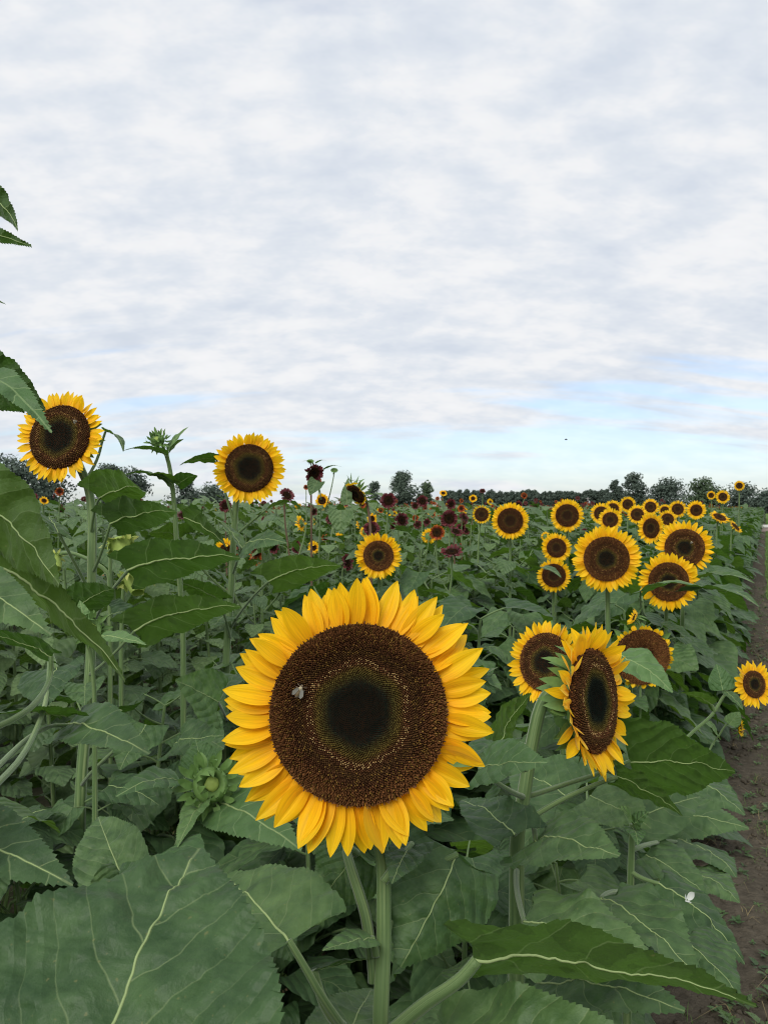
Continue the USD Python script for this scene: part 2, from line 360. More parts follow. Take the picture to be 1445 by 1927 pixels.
M["soil"] = soil("soil", (0.038, 0.032, 0.023), (0.125, 0.106, 0.078), 22.0)
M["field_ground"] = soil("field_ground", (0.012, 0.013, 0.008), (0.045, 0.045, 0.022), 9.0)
M["verge"] = soil("grass_verge", (0.05, 0.10, 0.022), (0.13, 0.22, 0.055), 14.0)


def crown_material(name, a, b):
    return usdkit.material(stage, f"/World/Looks/{name}", {
        "g": ("geometry", {}), "n": ("noise_texture", {"scale": 0.55, "detail": 3}), "m": ("mix", {"color1": a, "color2": b}), "isl": ("map_range", {"to_min": 0.7, "to_max": 1.3}),
        "v": ("vector_math", {"math_type": "scale"}), "p": ("principled_bsdf", {"roughness": 0.7, "specular_ior_level": 0.25}), "t": ("translucent_bsdf", {}), "x": ("mix_closure", {"fac": 0.2})},
        [("g.position", "n.vector"), ("n.fac", "m.fac"), ("g.random_per_island", "isl.value"), ("m.color", "v.vector1"), ("isl.result", "v.scale"), ("v.vector", "p.base_color"), ("v.vector", "t.color"), ("p.BSDF", "x.closure1"), ("t.BSDF", "x.closure2")], surface="x.closure")


M["crown_dark"] = crown_material("dark_foliage", (0.075, 0.112, 0.084), (0.125, 0.165, 0.125))
M["crown_mid"] = crown_material("mid_foliage", (0.085, 0.128, 0.090), (0.135, 0.180, 0.130))
M["crown_light"] = crown_material("light_foliage", (0.07, 0.115, 0.055), (0.12, 0.175, 0.09))


# ------------------------------------------------------------------ plant pieces
def leaf_mesh(base, tip, up, width, arch=0.12, fold=0.12, cup=0.0, ripple=0.05, twist=0.0, teeth=0, nu=16, nv=7, lobe=0.22, seed=0, tipcurl=0.0, crumple=0.036):
    base, tip, up = map(lambda x: np.asarray(x, float), (base, tip, up))
    L = np.linalg.norm(tip - base) * (1 + 0.6 * arch * arch)
    if teeth:
        nu = 3 * teeth + 1
    t = np.linspace(0, 1, nu)
    ax = unit(tip - base)
    N0 = unit(up - ax * (up @ ax))
    ctrl = (base + tip) / 2 + N0 * arch * L * 1.2
    endp = tip - N0 * tipcurl * L

    def spine(s):
        s = np.asarray(s)[..., None]
        return (1 - s) ** 2 * base + 2 * s * (1 - s) * ctrl + s * s * endp

    def tang(s):
        s = np.asarray(s)[..., None]
        d = 2 * (1 - s) * (ctrl - base) + 2 * s * (endp - ctrl)
        return d / (np.linalg.norm(d, axis=-1, keepdims=True) + 1e-12)

    sh = np.sin(PI * np.clip(t, 0, 1) ** 0.54) ** 0.78 * (1 - 0.24 * t ** 2.6) * 1.03
    sh[0] = 0.03
    back = lobe * np.exp(-((t - 0.13) / 0.10) ** 2) * np.clip(t / 0.05, 0, 1)
    X, Y = t - back, 0.5 * width / L * sh
    r = random.Random(seed)
    asym = 1 + r.uniform(-0.09, 0.09)
    kk = np.linspace(-1, 1, nv)
    kk = np.sign(kk) * np.abs(kk) ** 0.85
    x = t[:, None] + (X - t)[:, None] * np.abs(kk)[None, :] ** 1.6
    y = Y[:, None] * kk[None, :] * np.where(kk > 0, asym, 2 - asym)[None, :]
    if teeth:
        saw = (np.arange(nu) % 3) / 2.0
        irr = np.array([r.uniform(0.5, 1.3) for _ in range(nu // 3 + 2)])[np.arange(nu) // 3]
        amp = 0.011 * saw * irr * np.clip(t / 0.1, 0, 1)
        for e, s in ((0, -1), (nv - 1, 1)):
            y[:, e] += s * amp
            x[:, e] += amp * 0.9 - 0.005
    a = np.abs(y)
    w = np.maximum(Y, 0.02)[:, None]
    ph = r.uniform(0, 6)
    kr = (np.abs(kk) ** 2)[None, :]
    z = fold * a + cup * a * a * 2 + ripple * kr * w * (np.sin(2 * PI * 2.6 * x + ph + 2.4 * (kk > 0)[None, :]) + 0.28 * np.sin(2 * PI * 5.7 * x + 2 * ph + 1.4 * (kk > 0)[None, :]))
    nz = noise(np.stack([x * 6 + seed, y * 6, x * 0], -1), seed) - 0.5
    z = z + nz * 0.05 * np.clip(w * 4, 0, 1)
    if nv > 7:
        z = z + crumple * (fbm(np.stack([x * 11 + seed, y * 11, x * 0 + 3.3], -1), 3, seed) - 0.5) * 2 * np.clip(w * 5, 0, 1)
    # the veins' quilting on the blade itself
    q = (x - 0.72 * a - 1.3 * a * a + 0.075 * (y > 0) + 0.085) / 0.23
    z = z + 0.0025 * np.abs(np.sin(PI * q)) * np.clip(a / 0.08, 0, 1)
    xs = np.clip(x, -0.3, 1.2)
    S, Tn = spine(np.clip(xs, 0, 1)), tang(np.clip(xs, 0, 1))
    S = S + Tn * ((xs - np.clip(xs, 0, 1)) * L)[..., None]
    Nn = N0 - Tn * (Tn @ N0)[..., None]
    Nn /= np.linalg.norm(Nn, axis=-1, keepdims=True) + 1e-12
    B = np.cross(Nn, Tn)
    if twist:
        c, s = np.cos(twist * xs)[..., None], np.sin(twist * xs)[..., None]
        B, Nn = B * c + Nn * s, Nn * c - B * s
    v = S + B * (y * L)[..., None] + Nn * (z * L)[..., None]
    f = grid_faces(nu, nv)
    return dict(v=v.reshape(-1, 3), f=f, uv=np.stack([x, y], -1).reshape(-1, 2)), v[:, nv // 2]


def fix_up(mesh, up):
    """Turn the faces so that the blade's upper side looks along up."""
    v, f = mesh["v"], mesh["f"]
    n = np.cross(v[f[:, 2]] - v[f[:, 0]], v[f[:, 3]] - v[f[:, 1]]).sum(0)
    return {**mesh, "f": f[:, ::-1]} if n @ np.asarray(up) < 0 else mesh


def add_leaf(parent, origin, base, tip, up, width, mat=None, hero=True, petiole=None, stem_r=0.006, name="leaf", rib=True, **kw):
    """A leaf part: blade with petiole and midrib as its sub-parts."""
    kw = {**(dict(teeth=28, nv=11) if hero else {}), **kw}
    m, mid = leaf_mesh(base, tip, up, width, **kw)
    m = fix_up(m, up)
    lf = put(name, moved(m, t=-origin), mat or M["leaf"], parent)
    L = np.linalg.norm(np.asarray(tip) - base)
    if hero and rib:
        keep = mid[: int(len(mid) * 0.93)]
        put("midrib", moved(tube(keep, [0.009 * L, 0.0055 * L, 0.002 * L], 5, caps=False), t=-origin), M["rib"], lf)
    if petiole is not None:
        pts = [*petiole, base + unit(tip - np.asarray(base)) * 0.01 * L]
        put("petiole", moved(tube(bezier(pts, 4 * len(pts)), [stem_r, stem_r * 0.75], 8, caps=True), t=-origin), M["stem"], lf)
    return lf


def frame_of(facing, roll=0.0):
    w = unit(facing)
    u = unit(np.cross([0, 0, 1.0], w)) if abs(w[2]) < 0.99 else np.array([1.0, 0, 0])
    v = np.cross(w, u)
    c, s = math.cos(roll), math.sin(roll)
    return np.stack([u * c + v * s, v * c - u * s, w], 1)        # columns


def petal(a, r0, l, w, tilt, curl, skew, roll, z0, nu=7, nv=5, groove=0.0, blunt=0.0):
    t = np.linspace(0, 1, nu) ** 0.9
    k = np.linspace(-1, 1, nv)
    sh = np.sin(PI * (0.13 + 0.87 * t)) ** (0.92 - 0.22 * blunt)
    sh[-1] = 0.03
    ben = tilt + 1.2 * curl * t[:, None]
    al = l * t[:, None] * np.cos(ben) + np.zeros(nv)
    la = 0.5 * w * sh[:, None] * k[None, :]
    z = l * t[:, None] * np.sin(ben) + 0.16 * w * (k ** 2)[None, :] * np.sin(PI * (0.1 + 0.8 * t))[:, None] - groove * w * np.cos(k * 2 * PI)[None, :] * np.sin(PI * t)[:, None]
    z = z + math.tan(max(-0.9, min(0.9, roll))) * la
    a2 = a + skew
    e, s = np.array([math.cos(a2), math.sin(a2)]), np.array([-math.sin(a2), math.cos(a2)])
    o = r0 * np.array([math.cos(a), math.sin(a)])
    xy = o + al[..., None] * e + la[..., None] * s
    v = np.concatenate([xy, (z0 + z)[..., None]], -1).reshape(-1, 3)
    uv = np.stack(np.broadcast_arrays(t[:, None] + a * 0, (k * 0.5 + a * 3.1)[None, :]), -1).reshape(-1, 2)
    return dict(v=v, f=grid_faces(nu, nv), uv=uv)


def disc_height(rho, R, dome):
    """Height of the seed disc at rho = r / R: a cushion, raised at the open florets and dimpled in the middle."""
    return R * dome * (1 - rho ** 2) ** 0.6 * 1.0 + R * 0.05 * np.exp(-((rho - 0.78) / 0.16) ** 2) - R * 0.05 * np.exp(-(rho / 0.33) ** 2)


DARK, OLIVE, GOLD, BROWN, WARM = map(np.array, ((0.004, 0.006, 0.004), (0.056, 0.046, 0.012), (0.17, 0.085, 0.014), (0.058, 0.024, 0.010), (0.110, 0.046, 0.016)))


def florets(R, n, dome, seed, detail=1, core=0.40):
    """The seed head's florets, each a small tapered column; colours run from the black-green buds to the open brown ring."""
    g = np.random.default_rng(seed)
    i = np.arange(n) + 0.5
    rho, th = np.sqrt(i / n) * 0.985, i * 2.399963
    wob = 1 + 0.03 * np.cos(6 * th + seed) + 0.02 * np.cos(3 * th + 1.3 * seed)
    q = rho / wob * 0.40 / core
    x = np.array([0, 0.26, 0.34, 0.43, 0.50, 0.555, 0.60, 0.68, 0.77, 0.86, 1.2])
    cols = np.array([DARK, DARK, DARK * 1.9, OLIVE * 0.85, OLIVE * 0.9 + GOLD * 0.22, BROWN * 1.5, BROWN * 1.3, BROWN * 0.8 + OLIVE * 0.30, BROWN * 1.1, WARM, WARM * 1.25])
    c = np.stack([np.interp(q, x, cols[:, k]) for k in range(3)], 1)
    c *= g.uniform(0.65, 1.38, n)[:, None]
    outer = (q > 0.64) & (g.random(n) < (0.18 if n > 3000 else 0.06))
    c[outer] = c[outer] * 0.3 + np.array([0.15, 0.085, 0.02]) * g.uniform(0.4, 1.3, outer.sum())[:, None]
    pollen = (np.abs(q - 0.575) < 0.035) & (g.random(n) < 0.42) if detail else (np.abs(q - 0.53) < 0.04) & (g.random(n) < 0.18)
    gap = R * 1.75 / math.sqrt(n)
    rad = gap * np.where(q < 0.5, 0.55, 0.50) * g.uniform(0.85, 1.15, n)
    hgt = R * np.interp(q, [0, 0.35, 0.55, 0.72, 0.9, 1.2], [0.014, 0.018, 0.030, 0.040, 0.055, 0.055]) * g.uniform(0.6, 1.25, n)
    lean = np.interp(q, [0, 0.5, 0.8, 1.1], [-0.1, -0.05, 0.2, 0.75]) + g.normal(0, 0.12, n)
    er = np.stack([np.cos(th), np.sin(th), 0 * th], 1)
    et = np.stack([-np.sin(th), np.cos(th), 0 * th], 1)
    base = er * (rho * R)[:, None]
    base[:, 2] = disc_height(rho, R, dome) - R * 0.012
    axis = er * np.sin(lean)[:, None] + et * g.normal(0, 0.12, n)[:, None]
    axis[:, 2] = np.cos(lean)
    s = 5 if detail else 3
    ang = np.arange(s) * 2 * PI / s
    ring = er[:, None] * np.cos(ang)[None, :, None] + et[:, None] * np.sin(ang)[None, :, None]
    lo = base[:, None] + ring * rad[:, None, None]
    hi = base[:, None] + axis[:, None] * (hgt * 0.75)[:, None, None] + ring * (rad * 0.72)[:, None, None]
    top = base + axis * hgt[:, None]
    v = np.concatenate([lo, hi, top[:, None]], 1)
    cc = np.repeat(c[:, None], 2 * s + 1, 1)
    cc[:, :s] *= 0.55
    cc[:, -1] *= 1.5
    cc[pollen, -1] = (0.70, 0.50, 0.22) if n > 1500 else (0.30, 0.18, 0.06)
    if detail:
        cc[pollen, s:2 * s] = cc[pollen, s:2 * s] * 0.5 + np.array([0.12, 0.07, 0.02])
    f = []
    for k in range(s):
        k2 = (k + 1) % s
        f += [[k, k2, s + k2], [k, s + k2, s + k], [s + k, s + k2, 2 * s]]
    f = (np.array(f)[None] + (np.arange(n) * (2 * s + 1))[:, None, None]).reshape(-1, 3)
    return dict(v=v.reshape(-1, 3), f=f, col=cc.reshape(-1, 3), smooth=False)


def lathe(profile, sides=24, col=None):
    pr = np.asarray(profile, float)
    a = np.arange(sides) * 2 * PI / sides
    v = np.stack([pr[:, None, 0] * np.cos(a), pr[:, None, 0] * np.sin(a), pr[:, None, 1] + 0 * a], -1).reshape(-1, 3)
    i, j = np.meshgrid(np.arange(len(pr) - 1), np.arange(sides), indexing="ij")
    f = np.stack([i * sides + j, i * sides + (j + 1) % sides, (i + 1) * sides + (j + 1) % sides, (i + 1) * sides + j], -1).reshape(-1, 4)
    return dict(v=v, f=f, col=None if col is None else np.tile(col, (len(v), 1)))


def flower_head(parent, origin, center, facing, R, Rout, n=44, seed=1, nflo=900, detail=1, split=True, dome=0.10, mat="petal", bracts=22, tilt=(0.0, 0.22), width=0.31, roll=0.0,
                bract_split=False, curl=0.0, core=0.40, bract_len=0.55, pet_grid=(7, 5), groove=0.03, wild=1.0, lengths=None, name="flower_head", shade=1.0):
    """A head part (green receptacle) with its disc, florets, petals and bracts as sub-parts."""
    g = np.random.default_rng(seed)
    F = frame_of(facing, roll)
    place = lambda m: moved(m, F, np.asarray(center) - origin)  # noqa: E731
    cup = lathe([(0.12 * R, -0.42 * R), (0.20 * R, -0.36 * R), (0.55 * R, -0.26 * R), (0.92 * R, -0.14 * R), (0.985 * R, -0.06 * R), (0.93 * R, -0.02 * R)], 28 if detail else 14)
    head = put(name, place(cup), M["bract"], parent)
    rho = np.linspace(0, 1, 14 if detail else 8)
    prof = np.stack([rho * R, disc_height(rho, R, dome) - 0.015 * R], 1)[::-1]
    prof = np.vstack([[R * 0.985, -0.03 * R], prof])
    put("disc", place(lathe(prof, 36 if detail else 16, BROWN * 0.6 * shade)), M["disc"], head)
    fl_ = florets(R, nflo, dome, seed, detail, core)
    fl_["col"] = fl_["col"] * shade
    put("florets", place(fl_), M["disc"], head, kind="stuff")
    Lp = Rout - 0.93 * R
    petals = []
    for k in range(n):
        row = k % 2
        a = 2 * PI * (k + g.uniform(-0.32, 0.32) * wild) / n
        l = Lp * g.uniform(0.86, 1.06) * (1.0 if row else 0.97)
        if lengths is not None:
            l *= lengths(a)
        tl = tilt[0] + g.normal(0, tilt[1]) * wild * (1 if row else 0.8)
        petals.append(petal(a, R * (0.945 if row else 0.965), l, max(width * Lp * 1.25, 2.1 * PI * R / n) * g.uniform(0.85, 1.12), tl, curl + g.normal(0, 0.07) * wild, g.normal(0, 0.13) * wild, g.normal(0, 0.35) * wild,
                            -0.012 * R - (0.022 * R if row else 0.05 * R) + g.uniform(-0.008, 0.008) * R, *pet_grid, groove=groove, blunt=g.random()))
    if split:
        for p in petals:
            put("petal", place(p), M[mat], head)
    else:
        put("petals", place(join(petals)), M[mat], head)
    br = []
    for k in range(bracts):
        a = 2 * PI * (k + g.uniform(-0.3, 0.3)) / bracts
        row = k % 3
        bl = bract_len * Lp * g.uniform(0.75, 1.25) + 0.25 * R
        br.append(petal(a, R * (0.80 - 0.08 * row), bl, 0.23 * R * g.uniform(0.8, 1.1), min(g.normal(-0.15 - 0.22 * row, 0.2), 0.0), min(g.normal(-0.1, 0.45), 0.1), g.normal(0, 0.15), g.normal(0, 0.2), -0.14 * R - 0.03 * R * row, 6, 3))
    if br:
        if bract_split:
            for b in br:
                put("bract", place(b), M["bract"], head)
        else:
            put("bracts", place(join(br)), M["bract"], head)
    return head


def neck_of(center, facing, R):
    return np.asarray(center) - unit(facing) * 0.40 * R


def facing_of(px, py, yaw, pitch):
    """Direction a head looks: towards the eye, then turned by yaw (to the photo's right) and pitch (up), degrees."""
    d = unit(P(px, py, 1.0) - np.array([0, 0, EYE]))
    back = -d
    right = unit(np.cross(d, [0, 0, 1.0]))
    up = np.cross(right, d)
    y, p = math.radians(yaw), math.radians(pitch)
    return unit(back * math.cos(y) * math.cos(p) + right * math.sin(y) * math.cos(p) + up * math.sin(p))


protected = []          # (px, py, radius px, depth): heads that free-growing leaves may not cover


def clear_of_heads(pts, slack=1.0):
    q = project(pts)
    for (x, y, r, d) in protected:
        if ((np.hypot(q[:, 0] - x, q[:, 1] - y) < r * slack) & (q[:, 2] < d + 0.03)).any():
            return False
    return True


def grow_leaves(parent, origin, path, n, zr, size, seed, hero=True, mat=None, guard=True, az=None, **kw):
    """Leaves set round a stem in a spiral, the upper ones smaller, each on an arching petiole."""
    r = random.Random(seed)
    path = np.asarray(path)
    a0, made = r.uniform(0, 6.28), 0
    for k in range(n):
        z = zr[0] + (zr[1] - zr[0]) * (k + r.uniform(0.1, 0.9)) / n
        i = int(np.argmin(np.abs(path[:, 2] - z)))
        s = path[i]
        f = (z - zr[0]) / max(zr[1] - zr[0], 1e-6)
        for attempt in range(5):
            a = a0 + 2.4 * k + r.uniform(-0.4, 0.4) + attempt * 1.3 if az is None else az + r.uniform(-0.9, 0.9)
            L = size * r.uniform(0.8, 1.15) * (1.0 - 0.35 * f)
            h = np.array([math.cos(a), math.sin(a), 0])
            pl = L * r.uniform(0.45, 0.75)
            b = s + h * pl * 0.85 + np.array([0, 0, pl * r.uniform(0.25, 0.65)])
            drop = r.uniform(0.15, 0.85)
            t = b + (h * math.cos(drop) + np.array([r.uniform(-0.2, 0.2), r.uniform(-0.2, 0.2), -math.sin(drop)])) * L
            up = unit(np.array([0, 0, 1.0]) + h * 0.6 * drop + np.array([r.uniform(-0.4, 0.4), r.uniform(-0.4, 0.4), 0]))
            w = L * r.uniform(0.82, 1.05)
            side = np.cross(unit(t - b), up) * w / 2
            if not guard or clear_of_heads(np.array([b, t, (b + t) / 2, (b + t) / 2 + side, (b + t) / 2 - side, s + h * pl * 0.5]), 1.08):
                break
        else:
            continue
        made += 1
        mid = s + h * pl * 0.45 + np.array([0, 0, pl * 0.25])
        add_leaf(parent, origin, b, t, up, w, mat, hero, [s, mid], stem_r=0.0042 * L / 0.2, seed=seed * 31 + k, arch=r.uniform(0.04, 0.16), fold=r.uniform(-0.08, 0.25),
                 ripple=r.uniform(0.03, 0.09), twist=r.uniform(-0.4, 0.4), **kw)
    return made


# ------------------------------------------------------------------ ground
D, NL = unit([0.4224, 0.9064, 0.0]), unit([-0.9064, 0.4224, 0.0])           # along the rows; to the left across them
ROW0 = np.array([-0.45, 0.0, 0.0])


def row_point(s, k):
    return ROW0 + D * s + NL * k


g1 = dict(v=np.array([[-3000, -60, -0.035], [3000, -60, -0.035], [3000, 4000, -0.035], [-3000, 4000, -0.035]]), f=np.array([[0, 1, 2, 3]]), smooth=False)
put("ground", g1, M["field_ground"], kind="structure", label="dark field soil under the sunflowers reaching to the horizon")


def strip(c0, c1, y0, y1, ny, nx, amp, scale, z, seed):
    """A strip along the rows between the offsets c0(y) and c1(y) from x = 0.466 y."""
    ys = y0 + (y1 - y0) * np.linspace(0, 1, ny) ** 2.0
    s = np.linspace(0, 1, nx)
    x = 0.466 * ys[:, None] + c0(ys)[:, None] + (c1(ys) - c0(ys))[:, None] * s
    y = ys[:, None] + 0 * x
    edge = np.minimum(1, 12 * np.minimum(s, 1 - s))[None, :]
    h = (fbm(np.stack([x * scale, y * scale, 0 * x], -1), 5, seed) - 0.5) * amp * edge
    return dict(v=np.stack([x, y, z + h], -1).reshape(-1, 3), f=grid_faces(ny, nx)[:, ::-1])


grass_edge = lambda y: np.interp(y, [0, 7, 13, 20, 60], [0.62, 0.45, 0.06, 0.03, 0.05]) + 0.04 * np.sin(y * 1.7) * np.clip((y - 4) / 8, 0, 0.5)  # noqa: E731
put("dirt_path", strip(lambda y: 0 * y - 0.45, grass_edge, 0.2, 70, 260, 60, 0.075, 5.0, 0.0, 3), M["soil"], kind="structure", label="bare brown dirt path along the field's right edge")
put("grass_verge", strip(lambda y: grass_edge(y) - 0.03, lambda y: 0 * y + 9.0, 0.2, 160, 120, 40, 0.05, 1.5, 0.012, 5), M["verge"], kind="structure", label="mown green grass strip beyond the dirt path")

# ------------------------------------------------------------------ far trees, pole, shed
def tree_proto(name, h, w, seed, mat, label, loc, rotz=0.0, scale=1.0, n=1500, conic=0.0, leaf=0.42, group=None, clumps=40):
    t = thing(name, loc, label, "tree", group, rotz, scale)
    g = np.random.default_rng(seed)
    zero = np.zeros(3)
    trunk = bezier([(0, 0, -0.2), (0.1 * g.normal(), 0.1 * g.normal(), h * 0.3), (0.2 * g.normal(), 0.2 * g.normal(), h * 0.62), (0.2 * g.normal(), 0, h * 0.85)], 10)
    limbs = [tube(trunk, [h * 0.028, h * 0.018, h * 0.005], 7)]
    cen = []
    for k in range(clumps):
        z = h * g.uniform(0.06, 0.95)
        f = (z / h - 0.06) / 0.89
        rmax = w / 2 * (math.sin(PI * min(0.12 + 0.86 * f, 1)) ** 0.6 if not conic else (1 - f) ** 0.8 + 0.05)
        a, rr = g.uniform(0, 6.28), rmax * math.sqrt(g.uniform(0.02, 1)) * 0.80
        c = np.array([rr * math.cos(a), rr * math.sin(a), z])
        cen.append((c, w * g.uniform(0.14, 0.25) * (1 - 0.4 * f * (conic > 0))))
        if k % 3 == 0:
            i = int(np.argmin(np.abs(trunk[:, 2] - z * 0.8)))
            limbs.append(tube(bezier([trunk[i], (trunk[i] + c) / 2 + [0, 0, 0.1], c], 5), [h * 0.008, h * 0.002], 5))
    put("trunk", join(limbs), M["bark"], t)
    V, Fc = [], []
    n = int(n * 1.7)
    idx = g.integers(0, clumps, n)
    c, r = np.array([x[0] for x in cen])[idx], np.array([x[1] for x in cen])[idx]
    d = g.normal(size=(n, 3)); d /= np.linalg.norm(d, axis=1, keepdims=True)
    p = c + d * (r * g.uniform(0.35, 1.08, n) ** 0.7)[:, None] * np.array([1.1, 1.1, 0.85])
    nrm = d + g.normal(0, 0.6, (n, 3)) + np.array([0, 0, 0.35]); nrm /= np.linalg.norm(nrm, axis=1, keepdims=True)
    a1 = np.cross(nrm, g.normal(size=(n, 3))); a1 /= np.linalg.norm(a1, axis=1, keepdims=True)
    a2 = np.cross(nrm, a1)
    s = (leaf * g.uniform(0.5, 1.2, n))[:, None]
    quad = np.stack([p - a1 * s, p - a2 * s * 0.6 + nrm * s * 0.12, p + a1 * s * 0.9, p + a2 * s * 0.6 + nrm * s * 0.1], 1).reshape(-1, 3)
    put("crown", dict(v=quad, f=np.arange(4 * n).reshape(-1, 4), smooth=False), M[mat], t, kind="stuff")
    return t


def at_px(px, d):
    p = P(px, HORIZON, d)
    return np.array([p[0], p[1], 0.0])


def height_for(py, d):
    return EYE + (HORIZON - py) / F_PX * d


oak = tree_proto("broad_tree", height_for(889, 210), 8.2, 11, "crown_mid", "tallest round-crowned tree on the horizon right of the field's middle", at_px(757, 210), n=3200, leaf=0.34, clumps=46)
tree_proto("broad_tree", height_for(907, 230), 4.6, 12, "crown_mid", "small round tree just left of the tallest middle tree", at_px(704, 230), n=1300, leaf=0.32)
tree_proto("broad_tree", height_for(908, 215), 5.0, 13, "crown_light", "paler open-crowned tree just right of the tallest middle tree", at_px(801, 215), n=1200, leaf=0.34)
tree_proto("broad_tree", height_for(893, 200), 7.4, 14, "crown_dark", "tallest dark tree of the clump behind the yellow flowers at right", at_px(1191, 200), n=2400, leaf=0.34, clumps=44)
tree_proto("broad_tree", height_for(902, 205), 6.2, 15, "crown_dark", "pointed dark tree at the left end of the right-hand clump", at_px(1158, 205), n=1500, leaf=0.34, conic=1.0)
tree_proto("broad_tree", height_for(909, 190), 10.2, 16, "crown_dark", "low wide dark tree between the two right-hand clumps", at_px(1256, 190), n=2600, leaf=0.34)
tree_proto("broad_tree", height_for(906, 170), 8.6, 17, "crown_light", "lighter green rounded tree behind the tallest yellow flowers at right", at_px(1326, 170), n=2600, leaf=0.32, clumps=44)
tree_proto("broad_tree", height_for(914, 175), 8.6, 18, "crown_dark", "dark tree right behind the highest small sunflower at right", at_px(1394, 175), n=1900, leaf=0.33)
tree_proto("broad_tree", height_for(927, 160), 8.0, 19, "crown_dark", "dark tree cut by the photo's right edge", at_px(1448, 160), n=1700, leaf=0.33)
tree_proto("broad_tree", height_for(866, 120), 11.5, 20, "crown_dark", "large dark tree at the far left edge behind the field", at_px(22, 120), n=3600, leaf=0.30, clumps=50)
tree_proto("broad_tree", height_for(886, 125), 8.5, 21, "crown_dark", "dark tree behind the left tall sunflower's head", at_px(88, 125), n=2400, leaf=0.30, clumps=44)
tree_proto("broad_tree", height_for(880, 130), 8.0, 22, "crown_dark", "rounded dark tree just right of the left tall sunflower", at_px(206, 130), n=2600, leaf=0.30, clumps=44)
tree_proto("broad_tree", height_for(886, 135), 7.0, 23, "crown_dark", "smaller dark tree left of the spiky green bud", at_px(248, 135), n=1500, leaf=0.30)
tree_proto("broad_tree", height_for(903, 150), 7.0, 24, "crown_dark", "low dark tree between the spiky bud and the second sunflower", at_px(352, 150), n=1600, leaf=0.30)
tree_proto("broad_tree", height_for(912, 155), 6.5, 25, "crown_mid", "low tree behind the second sunflower's left petals", at_px(398, 155), n=1200, leaf=0.32)
for k, (px, py, dd) in enumerate([(-40, 880, 124)]):
    tree_proto("broad_tree", height_for(py, dd), 8.5, 30 + k, "crown_dark", "dark tree half beyond the left edge", at_px(px, dd), n=1600, leaf=0.32)
hedge = [tree_proto("hedgerow_tree", 8.6, 4.6, 40 + k, "crown_dark", "dark evergreen in the even tree row along the horizon", at_px(838 + 7 * k, 380), n=1300, leaf=0.46, conic=0.0, group="evergreens in the tree row along the horizon") for k in range(3)]
hr = random.Random(4)
for k in range(3, 47):
    copy_of(hedge[k % 3], at_px(838 + 7.0 * k + hr.uniform(-2, 2), 380 + hr.uniform(-4, 4)), hr.uniform(0, 6), hr.uniform(0.88, 1.08))

pl = thing("utility_pole", at_px(1106, 260), "pale utility pole standing before the dark tree row", "utility pole")
hp = height_for(936, 260)
put("post", tube(np.array([[0, 0, 0], [0, 0, hp * 0.5], [0, 0, hp]]), [0.16, 0.13], 10), M["pole"], pl)
put("crossarm", tube(np.array([[-0.8, -0.18, hp - 0.4], [0.8, -0.18, hp - 0.4]]), [0.07], 6), M["pole"], pl)
tr_ = put("transformer", lathe([(0, -0.4), (0.22, -0.4), (0.24, 0.1), (0.2, 0.4), (0, 0.42)], 12), M["metal"], pl)
UsdGeom.Xformable(tr_).AddTranslateOp().Set(Gf.Vec3d(0.42, -0.1, hp - 1.5))

bx_ = thing("storage_box", at_px(1446, 48), "low box with a white lid at the far end of the grass strip", "box")


def slab(x, y0_, y1_, z0_, z1_):
    v = np.array([[a, b, c] for c in (z0_, z1_) for a, b in ((-x, y0_), (x, y0_), (x, y1_), (-x, y1_))], float)
    return dict(v=v, f=np.array([[0, 1, 5, 4], [1, 2, 6, 5], [2, 3, 7, 6], [3, 0, 4, 7], [4, 5, 6, 7], [3, 2, 1, 0]]), smooth=False)


put("body", slab(0.55, -0.3, 0.3, 0.0, 0.24), M["roof"], bx_)
put("lid", slab(0.60, -0.34, 0.34, 0.243, 0.38), M["pale_wall"], bx_)
put("handle", moved(tube(np.array([[-0.12, 0, 0], [-0.1, -0.04, 0], [0.1, -0.04, 0], [0.12, 0, 0]]), [0.012], 6), t=(0, -0.342, 0.31)), M["metal"], bx_)

bpos = P(1065, 827, 70)
bd = thing("bird", bpos, "tiny dark bird flying above the tree row at right", "bird")
put("body", blob((0, 0, 0), (0.13, 0.045, 0.045), 1), M["bird"], bd)
for s in (-1, 1):
    wv = np.array([[0.05, s * 0.03, 0.02], [-0.06, s * 0.03, 0.02], [0.03, s * 0.14, 0.07], [-0.05, s * 0.14, 0.06], [-0.05, s * 0.26, 0.03]])
    put("wing", dict(v=wv, f=np.array([[0, 1, 3], [0, 3, 2], [2, 3, 4]]), smooth=False), M["bird"], bd)
put("tail", dict(v=np.array([[-0.11, 0.015, 0], [-0.11, -0.015, 0], [-0.22, -0.05, 0.01], [-0.22, 0.05, 0.01]]), f=np.array([[0, 1, 2, 3]]), smooth=False), M["bird"], bd)

# ------------------------------------------------------------------ the yellow sunflowers, one by one
YELLOW = "sunflower"


def spot(px, py, diam, real):
    d = F_PX * real / diam
    return P(px, py, d), d


plants = {}


